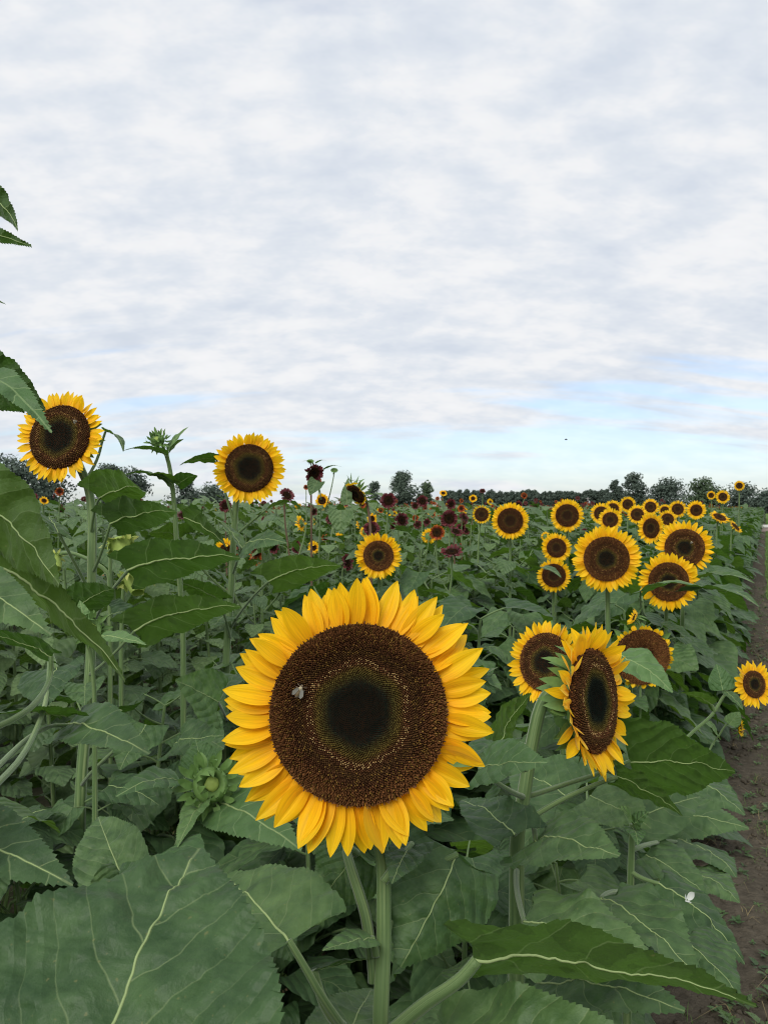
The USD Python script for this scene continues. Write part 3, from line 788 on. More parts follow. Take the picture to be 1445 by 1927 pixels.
def yellow_plant(key, label, px, py, diam, real, ratio, yaw, pitch, seed, stem=None, lean=(0, 0), leaves=6, leaf_size=0.19, stem_r=0.011, top=None, low=0.25, hero=True, **kw):
    c, d = spot(px, py, diam, real)
    R, Ro = real * ratio / 2, real / 2
    F = facing_of(px, py, yaw, pitch)
    nk = neck_of(c, F, R)
    if stem is None:
        bend = nk - F * R * 0.55 - np.array([0, 0, R * 0.5])
        below = bend - F * R * 0.25 - np.array([0, 0, R * 2.2])
        g = np.array([below[0] + lean[0], below[1] + lean[1] + 0.02, -0.03])
        pts = [g, (g * 0.55 + below * 0.45), below, bend, nk]
    else:
        g = np.array([*(stem[-1][:2] + np.array(lean)), -0.03])
        pts = [g, *stem[::-1], nk]
    origin = np.array([pts[0][0], pts[0][1], 0.0])
    t = thing("sunflower_plant", origin, label, YELLOW)
    path = bezier(pts, 40 if hero else 20)
    put("stem", moved(tube(path, [stem_r * 1.15, stem_r, stem_r * 0.85, stem_r * 0.8], 18 if hero else 8, ribs=0.07, nrib=6), t=-origin), M["stem"], t)
    flower_head(t, origin, c, F, R, Ro, seed=seed, **kw)
    plants[key] = (t, origin, path, d)
    if leaves:
        later.append((t, origin, path, leaves, (low, top if top is not None else path[-1][2] - 0.22), leaf_size, seed, hero))
    protected.append((px, py, diam * 0.5, d))
    return t


later = []
# the big one in front: its stem comes down right of the head's middle
c0, d0 = spot(675, 1342, 512, 0.30)
yellow_plant("main", "huge front sunflower facing the camera with a bee on its dark disc", 675, 1342, 512, 0.30, 0.655, 0, 0, 3, leaves=0, stem_r=0.0105,
             stem=[P(702, 1520, d0 + 0.055), P(722, 1640, d0 + 0.05), P(722, 1760, d0 + 0.03), P(716, 1930, d0 + 0.0)], n=82, nflo=6500, dome=0.10, tilt=(-0.03, 0.17), pet_grid=(11, 9), groove=0.05, width=0.31,
             bracts=26, bract_len=0.7, wild=1.15, core=0.385, lengths=lambda a: 1.0 + 0.06 * math.sin(a * 2 + 0.4))
yellow_plant("left", "tall left sunflower above the horizon, half shaded by a leaf tip, facing left", 112, 822, 178, 0.27, 0.70, -33, 14, 5, leaves=5, leaf_size=0.17, top=1.2, low=0.5, stem_r=0.0145, roll=0.3,
             stem=[P(146, 868, 2.40), P(168, 925, 2.40), P(173, 1060, 2.36), P(170, 1250, 2.32), P(150, 1560, 2.25)], n=57, nflo=1300, tilt=(0.12, 0.2), bracts=26, bract_len=0.6, bract_split=True, core=0.50)
yellow_plant("second", "upright sunflower against the sky left of the middle, facing the camera", 469, 881, 138, 0.26, 0.66, 3, 2, 8, leaves=5, leaf_size=0.18, top=1.15, low=0.4, stem_r=0.0135,
             stem=[P(450, 905, 3.0), P(443, 960, 2.99), P(436, 1090, 2.97), P(426, 1260, 2.95)], n=55, nflo=1100, tilt=(0.16, 0.24), curl=0.05, core=0.50, bracts=24, bract_len=0.5)
yellow_plant("third", "medium sunflower facing the camera just above the huge front one", 712, 1046, 90, 0.26, 0.64, -2, -3, 9, leaves=4, n=55, nflo=800, tilt=(0.06, 0.2), core=0.32, top=1.1)
yellow_plant("five", "largest round sunflower of the right-hand group, facing the camera", 1141, 1052, 128, 0.28, 0.66, -3, -2, 10, leaves=5, top=1.1, stem_r=0.012, lean=(0.05, 0.02), n=62, nflo=1200, tilt=(0.06, 0.2), core=0.36)
yellow_plant("six", "round sunflower at the right with a pale speck on its disc", 1288, 1031, 106, 0.27, 0.68, 4, 4, 13, leaves=5, top=1.1, n=52, nflo=900, tilt=(0.05, 0.2), core=0.36)
yellow_plant("seven", "sunflower at right with a broad green leaf across its face", 1258, 1095, 112, 0.27, 0.66, 6, -4, 14, leaves=3, top=1.0, n=55, nflo=900, tilt=(0.05, 0.2), core=0.36)
yellow_plant("eight", "half hidden sunflower just left of the largest right-hand one, upper of two", 1047, 1031, 58, 0.22, 0.64, 4, 0, 15, leaves=3, n=45, nflo=420, detail=0, pet_grid=(6, 4), top=1.15)
yellow_plant("nine", "sunflower with a leaf crossing its lower disc, lower of the two left of the largest", 1042, 1083, 66, 0.23, 0.68, 2, -6, 16, leaves=4, n=47, nflo=500, detail=0, pet_grid=(6, 4), top=1.05)
yellow_plant("ten", "round sunflower below the tree row, halfway between the hedge and the largest right one", 1067, 970, 64, 0.25, 0.68, 0, 2, 17, leaves=4, n=52, nflo=500, detail=0, pet_grid=(6, 4), top=1.2)
yellow_plant("eleven", "round sunflower on a thin bare stem with dark brown ring, facing the camera", 960, 980, 72, 0.24, 0.68, 0, 0, 18, leaves=5, leaf_size=0.17, n=55, nflo=600, detail=0, pet_grid=(6, 4), top=1.2, stem_r=0.009, wild=0.8)
yellow_plant("twelve", "small half-open sunflower with a green collar atop a tall stem", 906, 968, 37, 0.14, 0.72, 3, 2, 19, leaves=7, leaf_size=0.16, n=37, nflo=350, detail=0, pet_grid=(6, 4), tilt=(0.4, 0.2), top=1.25, stem_r=0.0085, bracts=26, bract_len=1.3,
             stem=[P(903, 990, 5.86), P(900, 1030, 5.86), P(899, 1110, 5.85), P(896, 1225, 5.82)])
yellow_plant("sixteen", "large sunflower turned right on a hooked neck, seen half from the side", 1117, 1318, 292, 0.27, 0.67, 65, 2, 20, leaves=0, stem_r=0.0135, roll=-0.08, n=70, nflo=2200, tilt=(0.36, 0.26), bracts=48, bract_len=0.55, bract_split=True, pet_grid=(9, 7), core=0.46, wild=1.1,
             stem=[P(1046, 1296, 1.44), P(1020, 1325, 1.43), P(1004, 1385, 1.42), P(988, 1480, 1.40), P(972, 1600, 1.38)])
yellow_plant("seventeen", "sunflower half hidden behind the hooked-neck one, facing left", 1026, 1246, 158, 0.25, 0.70, -30, 4, 21, leaves=4, top=0.95, n=60, nflo=1000, tilt=(0.14, 0.22), bracts=24, bract_len=0.8, lean=(0.06, 0.0))
yellow_plant("eighteen", "sunflower with a very wide dark disc and short ragged petals, tilted right", 1208, 1237, 124, 0.25, 0.86, 22, -14, 22, leaves=3, top=0.95, n=45, nflo=1300, tilt=(0.30, 0.35), wild=1.4, core=0.2, bracts=26, bract_len=1.3, width=0.5)
yellow_plant("nineteen", "small sunflower at the right edge leaning over the path", 1419, 1288, 92, 0.155, 0.56, 42, 4, 23, leaves=0, stem_r=0.0055, roll=0.35, n=42, nflo=600, tilt=(0.05, 0.2), bracts=18,
             stem=[P(1396, 1291, 2.60), P(1374, 1299, 2.60), P(1340, 1345, 2.58), P(1288, 1394, 2.55), P(1240, 1480, 2.5)])
yellow_plant("twenty", "tiny side-on sunflower hanging over the path under the small right-edge one", 1392, 1371, 36, 0.065, 0.62, 78, 0, 24, leaves=0, stem_r=0.0035, n=25, nflo=200, detail=0, split=False, tilt=(0.8, 0.2), bracts=22, bract_len=1.5,
             stem=[P(1384, 1366, 2.76), P(1372, 1362, 2.76), P(1350, 1388, 2.76), P(1335, 1412, 2.74), P(1290, 1560, 2.7)])
yellow_plant("sprig", "small sideways yellow bloom sticking up behind the wide-disc sunflower", 1194, 1163, 42, 0.085, 0.5, -74, 25, 25, leaves=0, stem_r=0.004, n=22, nflo=150, detail=0, split=False, tilt=(0.7, 0.3), bracts=14, bract_len=1.2)
FAR = [  # px, py, diam, real, yaw, pitch, what sets it apart
    (1131, 966, 42, 0.22, -4, 6, "leftmost yellow bloom of the far cluster right of the hedge"),
    (1153, 958, 36, 0.22, 8, 6, "far yellow bloom tucked behind the leftmost one of the far cluster"),
    (1181, 949, 31, 0.20, 0, 4, "small round far bloom standing highest at the cluster's left, before the dark trees"),
    (1148, 978, 46, 0.22, -2, 10, "bloom peeping out directly over the largest right-hand sunflower"),
    (1199, 968, 38, 0.22, 0, 10, "far bloom low in the cluster between two higher ones"),
    (1224, 954, 33, 0.21, 4, 10, "far bloom before the low wide dark tree"),
    (1251, 961, 26, 0.17, 8, 8, "small far bloom right of the low wide dark tree's middle"),
    (1275, 958, 34, 0.21, 2, 6, "far bloom with a green leaf across its right side"),
    (1256, 977, 36, 0.22, 6, 8, "far bloom just above the bloom with a pale speck"),
    (1310, 960, 37, 0.21, 6, -2, "far round bloom with very dark wide disc, right end of the far cluster"),
    (1360, 935, 27, 0.20, 4, 2, "far bloom above the horizon, right one of the close pair"),
    (1338, 932, 17, 0.13, -6, 0, "smallest bloom above the horizon, left one of the close pair"),
    (1391, 914, 20, 0.15, 0, 2, "highest small sunflower standing alone against the far right tree"),
]
for k, (px, py, dm, real, yw, pt, lab) in enumerate(FAR):
    yellow_plant(f"far{k}", lab, px, py, dm, real, 0.64 if k < 9 else 0.60, yw, pt, 50 + k, leaves=6, leaf_size=0.17, n=42, nflo=260, detail=0, split=False, pet_grid=(5, 3), bracts=10, top=None, hero=False, low=0.5)
yellow_plant("tallhalf", "elongated sunflower squeezed between the two biggest right-hand blooms, facing left", 1225, 994, 62, 0.24, 0.62, -38, 0, 71, leaves=4, n=52, nflo=500, detail=0, pet_grid=(6, 4), top=1.15, tilt=(0.25, 0.2))
yellow_plant("side1", "sideways drooping bloom beside the bare green stalk at far right, upper one", 1354, 973, 40, 0.20, 0.6, 40, 55, 72, leaves=4, n=42, nflo=300, detail=0, split=False, pet_grid=(5, 3), hero=False)
yellow_plant("side2", "sideways drooping bloom beside the bare green stalk at far right, lower one", 1384, 991, 32, 0.17, 0.6, 70, 40, 73, leaves=4, n=37, nflo=260, detail=0, split=False, pet_grid=(5, 3), hero=False)

# ------------------------------------------------------------------ hand-placed leaves
def hl(key, b, t, wpx, up, pet=None, mat=None, d=None, **kw):
    """A leaf from base (px, py, d) to tip (px, py, d), wpx photograph pixels wide at its mean distance."""
    if key not in plants:
        raise KeyError(key)
    th, origin, path, _ = plants[key]
    B, Tp = P(*b), P(*t)
    w = wpx / F_PX * (b[2] + t[2]) / 2
    petiole = None if pet is None else [P(*q) for q in pet]
    r = kw.pop("stem_r", 0.0038 if key == "tall" else 0.005)
    return add_leaf(th, origin, B, Tp, np.array(up, float), w, M[mat] if mat else None, True, petiole, stem_r=r, seed=int(abs(b[0] * 7 + b[1] * 3)) % 9973, **kw)


def leaf_plant(key, label, pts, r=0.010, category="sunflower", name="leafy_sunflower_plant"):
    pts = [np.array([pts[-1][0], pts[-1][1], -0.03]), *pts[::-1]]
    origin = np.array([pts[0][0], pts[0][1], 0.0])
    t = thing(name, origin, label, category)
    path = bezier(pts, 30)
    put("stem", moved(tube(path, [r * 1.2, r, r * 0.7], 14, ribs=0.07, nrib=6), t=-origin), M["stem"], t)
    plants[key] = (t, origin, path, pts[-1][1])
    return t


# right in front, around the big flower's stem
hl("main", (862, 1606, 1.0), (753, 1822, .93), 245, (0.30, -0.80, 0.52), [(722, 1800, .93), (750, 1700, .97)], arch=0.10, fold=-0.30, ripple=0.05)
hl("main", (545, 1772, .86), (418, 1648, 1.02), 235, (0.05, -0.55, 0.80), [(640, 1927, .88), (590, 1850, .86)], arch=0.08, fold=0.10)
hl("main", (700, 1765, .92), (606, 1790, .86), 62, (-0.1, -0.35, 0.9), [(708, 1800, .92), (704, 1780, .92)], mat="young", arch=0.05, lobe=0.06)
hl("main", (590, 1828, .88), (702, 1806, .92), 66, (0.0, 0.5, 0.8), [(645, 1935, .89), (606, 1880, .88)], arch=0.05, stem_r=0.0065)
hl("main", (893, 1806, .87), (1428, 1914, .80), 205, (0.14, 0.72, 0.56), [(736, 1945, .89), (800, 1890, .88), (872, 1838, .87)], arch=0.10, fold=0.16, stem_r=0.0085, ripple=0.06, tipcurl=-0.03)
hl("main", (835, 1985, .88), (1172, 1938, .80), 220, (0.0, -0.45, 0.9), arch=0.12, fold=0.05, ripple=0.08)
hl("main", (775, 1588, .97), (737, 1664, .90), 84, (0.2, 0.5, 0.6), [(722, 1660, .93), (758, 1610, .95)], arch=0.08)
hl("main", (672, 1606, 1.02), (596, 1712, 1.0), 140, (0.05, -0.6, 0.75), [(704, 1850, .92), (690, 1735, .94), (662, 1640, .97), (652, 1600, 1.0)], arch=0.12, fold=-0.2, stem_r=0.007)
hl("main", (870, 1312, 1.02), (937, 1256, .97), 56, (0.2, -0.5, 0.8), arch=0.08, lobe=0.03)
hl("main", (640, 1990, .95), (700, 1862, 1.1), 150, (0.0, -0.5, 0.85), arch=0.1)
# the plant behind, right of it
hl("sixteen", (1006, 1582, 1.27), (1166, 1612, 1.12), 165, (0.05, -0.62, 0.76), [(985, 1530, 1.39), (1000, 1545, 1.33)], arch=0.10, fold=0.06)
hl("sixteen", (968, 1572, 1.25), (868, 1506, 1.40), 120, (0.1, -0.6, 0.8), [(980, 1560, 1.39), (976, 1562, 1.3)], arch=0.1)
hl("sixteen", (985, 1735, 1.12), (1244, 1822, 1.0), 215, (0.16, -0.50, 0.85), [(972, 1640, 1.36), (975, 1690, 1.22)], arch=0.12, fold=-0.05, ripple=0.09)
hl("sixteen", (902, 1446, 1.22), (1030, 1436, 1.12), 105, (0.05, -0.72, 0.66), [(985, 1500, 1.39), (930, 1470, 1.27)], mat="young", arch=0.10, fold=0.05)
hl("sixteen", (935, 1405, 1.36), (1000, 1305, 1.42), 86, (-0.3, 0.8, 0.45), [(995, 1450, 1.40), (950, 1425, 1.38)], arch=0.08)
hl("sixteen", (1185, 1432, 1.58), (1384, 1453, 1.48), 205, (0.05, 0.88, 0.44), [(990, 1500, 1.40), (1100, 1465, 1.52)], arch=0.06, fold=0.10)
hl("sixteen", (1160, 1462, 1.46), (1284, 1537, 1.40), 92, (0.3, 0.62, 0.65), [(1000, 1540, 1.39), (1090, 1490, 1.44)], arch=0.10, fold=0.1)
leaf_plant("edge", "lower leafy sunflower plant at the field edge, white fleck on its drooping leaf", [P(1190, 1552, 1.5), P(1188, 1600, 1.5), P(1185, 1690, 1.5), P(1180, 1800, 1.45)], 0.008)
hl("edge", (1191, 1556, 1.49), (1162, 1520, 1.44), 40, (0.1, -0.6, 0.75), mat="young", arch=0.15, lobe=0.05)
hl("edge", (1192, 1556, 1.49), (1222, 1528, 1.46), 36, (0.0, -0.6, 0.75), mat="young", arch=0.15, lobe=0.05)
hl("edge", (1190, 1558, 1.48), (1200, 1592, 1.42), 40, (0.0, -0.8, 0.6), mat="young", arch=0.15, lobe=0.05)
hl("edge", (1275, 1765, 1.32), (1392, 1880, 1.22), 160, (0.25, -0.5, 0.85), [(1182, 1780, 1.46), (1230, 1765, 1.36)], arch=0.15, fold=-0.1)
hl("edge", (1130, 1690, 1.32), (1315, 1842, 1.15), 185, (0.25, -0.45, 0.85), [(1184, 1680, 1.48), (1150, 1680, 1.4)], arch=0.12, ripple=0.09)
hl("edge", (1238, 1662, 1.46), (1402, 1816, 1.36), 128, (0.30, -0.50, 0.80), [(1186, 1640, 1.50), (1212, 1655, 1.48)], arch=0.16, fold=-0.15)
hl("edge", (1275, 1585, 1.85), (1385, 1652, 1.68), 150, (0.35, -0.62, 0.70), [(1190, 1600, 1.52), (1240, 1585, 1.7)], arch=0.2, fold=-0.2)
hl("edge", (1190, 1545, 1.72), (1318, 1500, 1.80), 110, (0.1, -0.65, 0.75), [(1190, 1575, 1.5), (1188, 1555, 1.6)], arch=0.12)
hl("edge", (1070, 1500, 1.75), (960, 1450, 1.9), 150, (0.0, -0.65, 0.75), arch=0.1)
hl("edge", (1110, 1500, 1.70), (1225, 1560, 1.6), 130, (0.05, -0.65, 0.75), arch=0.1)
hl("edge", (1215, 1610, 1.66), (1330, 1690, 1.58), 110, (0.3, -0.5, 0.75), arch=0.14)
hl("edge", (1230, 1540, 1.95), (1410, 1560, 1.85), 120, (0.25, -0.55, 0.75), arch=0.18, fold=-0.15)
hl("edge", (1010, 1850, 1.2), (1290, 1905, 1.05), 200, (0.1, -0.4, 0.9), arch=0.12)
hl("edge", (1290, 1475, 2.05), (1402, 1535, 1.92), 120, (0.3, -0.55, 0.8), arch=0.2, fold=-0.15)
hl("edge", (1285, 1640, 1.7), (1392, 1700, 1.6), 130, (0.3, -0.5, 0.8), arch=0.2, fold=-0.15)
hl("eighteen", (1162, 1234, 1.95), (1266, 1304, 1.84), 84, (0.15, -0.70, 0.70), mat="young", arch=0.16, fold=0.05, lobe=0.08)
hl("seven", (1204, 1112, 3.48), (1335, 1112, 3.30), 66, (0.0, 0.12, 0.97), [(1215, 1160, 3.6), (1205, 1130, 3.5)], mat="young", arch=0.22, fold=-0.1)
hl("nine", (1000, 1075, 5.0), (1056, 1087, 4.7), 30, (0.0, -0.2, 0.95), arch=0.2)
hl("seven", (1300, 1112, 3.4), (1428, 1142, 3.1), 66, (0.2, -0.35, 0.9), arch=0.2)
hl("six", (1310, 1090, 3.8), (1420, 1098, 3.6), 54, (0.2, -0.3, 0.9), arch=0.2)
hl("nineteen", (1338, 1326, 2.58), (1274, 1306, 2.5), 36, (-0.1, 0.3, 0.9), [(1345, 1340, 2.58), (1342, 1332, 2.58)], arch=0.14, lobe=0.05)
hl("nineteen", (1360, 1300, 2.58), (1348, 1250, 2.62), 46, (-0.2, -0.7, 0.6), [(1368, 1306, 2.6), (1364, 1302, 2.6)], mat="young", arch=0.1, lobe=0.05)
hl("nineteen", (1366, 1302, 2.56), (1398, 1336, 2.5), 30, (0.2, -0.4, 0.8), arch=0.1, lobe=0.05)
hl("twenty", (1372, 1364, 2.75), (1392, 1340, 2.78), 28, (-0.2, -0.7, 0.6), mat="young", arch=0.1, lobe=0.05)
hl("twenty", (1350, 1384, 2.75), (1326, 1360, 2.7), 34, (-0.2, -0.6, 0.7), mat="young", arch=0.1, lobe=0.05)

# the giant leaf at bottom left, and the dark one behind it
leaf_plant("giant", "nearby plant at bottom left with one giant serrated leaf filling the corner", [P(120, 2150, .60), P(60, 2500, .62)], 0.010)
hl("giant", (150, 2085, .50), (376, 1596, .66), 640, (-0.16, -0.76, 0.66), [(120, 2150, .60), (190, 2120, .52)], arch=0.13, fold=0.06, ripple=0.05, teeth=36, nv=25, lobe=0.12, crumple=0.05)
hl("giant", (-120, 1560, .92), (138, 1668, .84), 150, (0.1, -0.55, 0.8), [(120, 2150, .60), (-60, 1750, .8), (-130, 1600, .92)], arch=0.10, fold=0.02, ripple=0.03)
hl("giant", (296, 1612, 1.06), (330, 1720, .95), 160, (0.0, -0.62, 0.78), [(120, 2150, .62), (300, 1800, .9), (296, 1660, 1.04)], mat="young", arch=0.10)
hl("giant", (225, 1640, 1.30), (185, 1538, 1.42), 125, (0.0, -0.7, 0.7), arch=0.1)
hl("giant", (255, 1660, 1.18), (190, 1760, 1.12), 150, (0.1, -0.65, 0.7), arch=0.1)

# the tall plant that leans in from the left edge
leaf_plant("tall", "tall plant outside the left edge whose leaves reach in above the left sunflower", [P(-125, 330, .78), P(-120, 700, .78), P(-110, 1100, .80), P(-100, 1600, .82)], 0.011)
hl("tall", (-70, 700, .80), (86, 772, .76), 128, (-0.25, 0.78, 0.55), [(-121, 740, .78), (-90, 710, .79)], arch=0.16, fold=0.06, lobe=0.10, rib=False)
hl("tall", (-40, 704, .76), (98, 815, .70), 62, (0.12, -0.62, 0.72), [(-121, 760, .78), (-70, 715, .77)], mat="young", arch=0.18, fold=0.22, lobe=0.02, rib=False)
hl("tall", (-70, 335, .78), (33, 434, .74), 60, (-0.1, 0.72, 0.6), [(-124, 380, .78), (-90, 350, .78)], arch=0.16, lobe=0.02)
hl("tall", (-90, 425, .76), (59, 463, .72), 40, (-0.2, 0.70, 0.6), [(-123, 450, .78), (-100, 430, .77)], arch=0.06, lobe=0.03)
hl("tall", (-90, 548, .76), (10, 572, .72), 30, (0, 0.5, 0.8), [(-122, 590, .78), (-100, 555, .77)], arch=0.06, lobe=0.03)
hl("tall", (-60, 925, .92), (112, 1102, .84), 185, (-0.42, 0.72, 0.52), [(-112, 1020, .80), (-85, 930, .88)], arch=0.10, fold=0.05, lobe=0.10)
hl("tall", (-40, 1050, .96), (238, 1284, .86), 120, (-0.35, 0.70, 0.60), [(-110, 1150, .80), (-70, 1060, .9)], arch=0.10, fold=0.10, lobe=0.12)
hl("tall", (-90, 1085, .80), (97, 1196, .74), 120, (0.10, -0.62, 0.75), [(-108, 1190, .80), (-100, 1100, .8)], arch=0.12, fold=0.05)
hl("tall", (98, 1236, 1.0), (-60, 1186, .98), 62, (0.05, 0.62, 0.75), [(-105, 1400, .81), (60, 1330, .92), (96, 1260, 1.0)], arch=0.08)
hl("tall", (107, 1257, 1.30), (84, 1334, 1.205), 118, (-0.05, -0.84, 0.54), [(-100, 1560, .82), (20, 1450, 1.0), (84, 1330, 1.2), (94, 1225, 1.33), (100, 1240, 1.32)], arch=0.08, fold=0.05, lobe=0.22, stem_r=0.0042)
hl("tall", (128, 1364, 1.26), (282, 1420, 1.12), 108, (0.05, -0.64, 0.76), [(-98, 1560, .82), (40, 1400, 1.1), (100, 1366, 1.24)], arch=0.12, fold=0.05)
hl("tall", (125, 1350, 1.22), (-30, 1352, 1.1), 84, (-0.05, 0.35, 0.92), arch=0.10)

# leaves of the tall left sunflower
hl("left", (187, 937, 2.28), (268, 924, 2.05), 92, (0.0, 0.80, 0.55), [(172, 1000, 2.37), (180, 955, 2.32)], arch=0.16, fold=0.1)
hl("left", (207, 985, 2.25), (332, 964, 2.05), 84, (0.0, 0.78, 0.55), [(176, 1075, 2.35), (196, 1025, 2.28)], arch=0.10)
hl("left", (208, 984, 2.30), (284, 985, 2.45), 34, (0.0, 0.5, 0.8), arch=0.1)
hl("left", (239, 1074, 1.98), (452, 1050, 1.80), 100, (0.02, 0.80, 0.55), [(172, 1185, 2.33), (205, 1120, 2.1)], arch=0.12, fold=0.12, lobe=0.18)
hl("left", (110, 1003, 2.2), (60, 968, 2.35), 48, (-0.1, 0.55, 0.75), [(172, 1120, 2.35), (130, 1040, 2.25)], arch=0.12)
hl("left", (150, 1138, 2.1), (214, 1108, 2.0), 74, (0.0, 0.75, 0.6), [(170, 1220, 2.32), (158, 1170, 2.2)], arch=0.1)
hl("left", (252, 1188, 2.12), (454, 1143, 1.95), 92, (0.0, 0.80, 0.55), [(168, 1270, 2.31), (210, 1235, 2.2)], arch=0.14, fold=0.1)
hl("left", (198, 812, 2.50), (232, 850, 2.40), 30, (0.3, 0.2, 0.9), [(160, 905, 2.41), (190, 840, 2.5)], arch=0.2, lobe=0.04)
hl("left", (275, 1365, 2.0), (225, 1450, 1.9), 100, (0.0, -0.7, 0.7), [(152, 1480, 2.26), (230, 1400, 2.05)], arch=0.1)
# and of the second one
hl("second", (505, 1094, 2.62), (642, 1066, 2.42), 74, (0.0, 0.80, 0.55), [(436, 1180, 2.96), (470, 1130, 2.75)], arch=0.12)
hl("second", (455, 1032, 2.8), (397, 972, 2.9), 42, (-0.3, 0.4, 0.8), [(438, 1080, 2.97), (450, 1045, 2.85)], arch=0.12)
hl("second", (458, 1030, 2.75), (540, 1022, 2.6), 66, (0.05, -0.7, 0.65), arch=0.2, fold=-0.2)
hl("second", (412, 1130, 2.75), (314, 1096, 2.55), 52, (0.0, 0.75, 0.6), [(434, 1200, 2.95), (420, 1150, 2.8)], arch=0.12)
hl("second", (500, 960, 2.9), (548, 945, 3.0), 40, (0.2, 0.6, 0.6), [(441, 1010, 2.98), (470, 985, 2.95)], arch=0.1)
hl("second", (408, 864, 2.96), (338, 876, 2.85), 36, (0.0, 0.55, 0.8), [(442, 990, 2.98), (418, 905, 2.97)], arch=0.14)
hl("second", (340, 1012, 2.9), (276, 1006, 2.75), 64, (0.0, 0.75, 0.6), [(436, 1120, 2.97), (380, 1070, 2.95)], arch=0.16)
hl("second", (345, 975, 2.95), (428, 1035, 2.8), 58, (0.1, 0.7, 0.6), arch=0.14)
hl("second", (411, 1322, 2.2), (330, 1280, 2.09), 105, (0.0, -0.8, 0.55), [(428, 1360, 2.9), (418, 1335, 2.4)], arch=0.06)
hl("second", (330, 1400, 2.2), (420, 1385, 2.1), 90, (0.0, -0.6, 0.75), arch=0.1)

# ------------------------------------------------------------------ buds
M["bud_bract"] = plain("bud_bract", (0.15, 0.26, 0.07), 0.55, 0.3, 0.35, 90.0, trans=0.2)


def bud_head(key, center, facing, R, seed, n=40, mat="bract"):
    t, origin, path, _ = plants[key]
    g = np.random.default_rng(seed)
    F = frame_of(facing)
    place = lambda m: moved(m, F, np.asarray(center) - origin)  # noqa: E731
    head = put("flower_bud", place(lathe([(0.2 * R, -0.75 * R), (0.6 * R, -0.6 * R), (0.9 * R, -0.25 * R), (0.95 * R, 0.1 * R), (0.75 * R, 0.35 * R), (0.4 * R, 0.42 * R), (0.02, 0.42 * R)], 18)), M[mat], t)
    for k in range(n):
        ring = k % 4
        a = 2 * PI * (k + g.uniform(-0.4, 0.4)) / n * 1.0 + ring * 0.7
        r0, z0, tl = [(0.92, -0.25, 0.35), (0.95, 0.05, 0.9), (0.75, 0.25, 1.35), (0.85, -0.4, -0.1)][ring]
        tl += g.normal(0, 0.2)
        l = R * g.uniform(0.75, 1.1) * (0.9 if ring == 2 else 1.15)
        p = petal(a, 0, l, 0.38 * R, 0, 0.0, 0, 0, 0, 7, 5)
        v = p["v"] - [0, 0, 0]
        rad = v[:, 0] * math.cos(a) + v[:, 1] * math.sin(a)
        lat = -v[:, 0] * math.sin(a) + v[:, 1] * math.cos(a)
        bendk = (g.uniform(-0.9, 1.4) if ring != 2 else 0.9) * (rad / l) ** 1.5
        tt = tl + bendk * 0.6
        x, z = r0 * R + rad * np.cos(tt), z0 * R + rad * np.sin(tt) + v[:, 2] * np.cos(tt)
        p["v"] = np.stack([x * math.cos(a) - lat * math.sin(a), x * math.sin(a) + lat * math.cos(a), z], 1)
        put("bract", place(p), M[mat], head)
    put("unopened_petals", place(blob((0, 0, 0.40 * R), (0.40 * R, 0.40 * R, 0.16 * R), 4, 0.3, 6)), M["lime"], head)


leaf_plant("bud1", "low plant with an unopened green bud left of the huge front sunflower", [P(378, 1492, 1.22), P(352, 1545, 1.22), P(330, 1610, 1.2), P(318, 1800, 1.18)], 0.0065, name="budding_sunflower_plant")
bud_head("bud1", P(396, 1478, 1.15), facing_of(396, 1478, 12, 8), 0.0265, 5, 44, mat="bud_bract")
hl("bud1", (384, 1452, 1.20), (368, 1392, 1.24), 76, (0.05, -0.86, 0.45), [(376, 1485, 1.22), (380, 1465, 1.21)], mat="young", arch=0.08, lobe=0.04, fold=0.05)
hl("bud1", (345, 1476, 1.19), (218, 1500, 1.08), 74, (0.0, -0.55, 0.82), [(356, 1530, 1.22), (350, 1490, 1.2)], mat="young", arch=0.22, lobe=0.10)
hl("bud1", (412, 1512, 1.16), (568, 1602, 1.02), 118, (0.15, -0.72, 0.66), [(360, 1530, 1.22), (395, 1512, 1.18)], mat="young", arch=0.12, lobe=0.05, fold=0.12)
hl("bud1", (386, 1502, 1.15), (334, 1596, 1.06), 58, (-0.35, -0.70, 0.5), mat="young", arch=0.06, lobe=0.03, fold=0.25)
hl("bud1", (322, 1485, 1.28), (392, 1440, 1.34), 70, (0.1, -0.7, 0.6), mat="leaf", arch=0.1)
leaf_plant("bud2", "tall thin plant with a spiky green bud against the sky", [P(306, 842, 2.5), P(316, 865, 2.5), P(326, 930, 2.5), P(332, 1010, 2.5), P(345, 1230, 2.5)], 0.0085, name="budding_sunflower_plant")
bud_head("bud2", P(297, 829, 2.5), facing_of(297, 829, -35, 40), 0.023, 6, 44)
hl("bud2", (316, 856, 2.48), (230, 849, 2.4), 26, (0.0, 0.25, 0.95), [(322, 895, 2.5), (318, 870, 2.49)], arch=0.18, lobe=0.04, mat="young")
hl("bud2", (315, 848, 2.5), (355, 803, 2.5), 26, (-0.5, -0.5, 0.6), [(316, 865, 2.5), (315, 856, 2.5)], arch=0.08, lobe=0.03, mat="young")
hl("bud2", (318, 850, 2.52), (346, 826, 2.56), 22, (-0.3, 0.4, 0.8), arch=0.1, lobe=0.03, mat="young")
hl("bud2", (324, 910, 2.48), (276, 893, 2.4), 34, (0.0, 0.3, 0.9), [(328, 940, 2.5), (326, 920, 2.49)], arch=0.2)
hl("bud2", (318, 905, 2.48), (212, 905, 2.4), 42, (-0.1, -0.1, 0.95), [(329, 960, 2.5), (324, 925, 2.49)], arch=0.24, mat="young")
hl("bud2", (332, 912, 2.5), (372, 895, 2.45), 36, (0.1, 0.5, 0.8), arch=0.14)
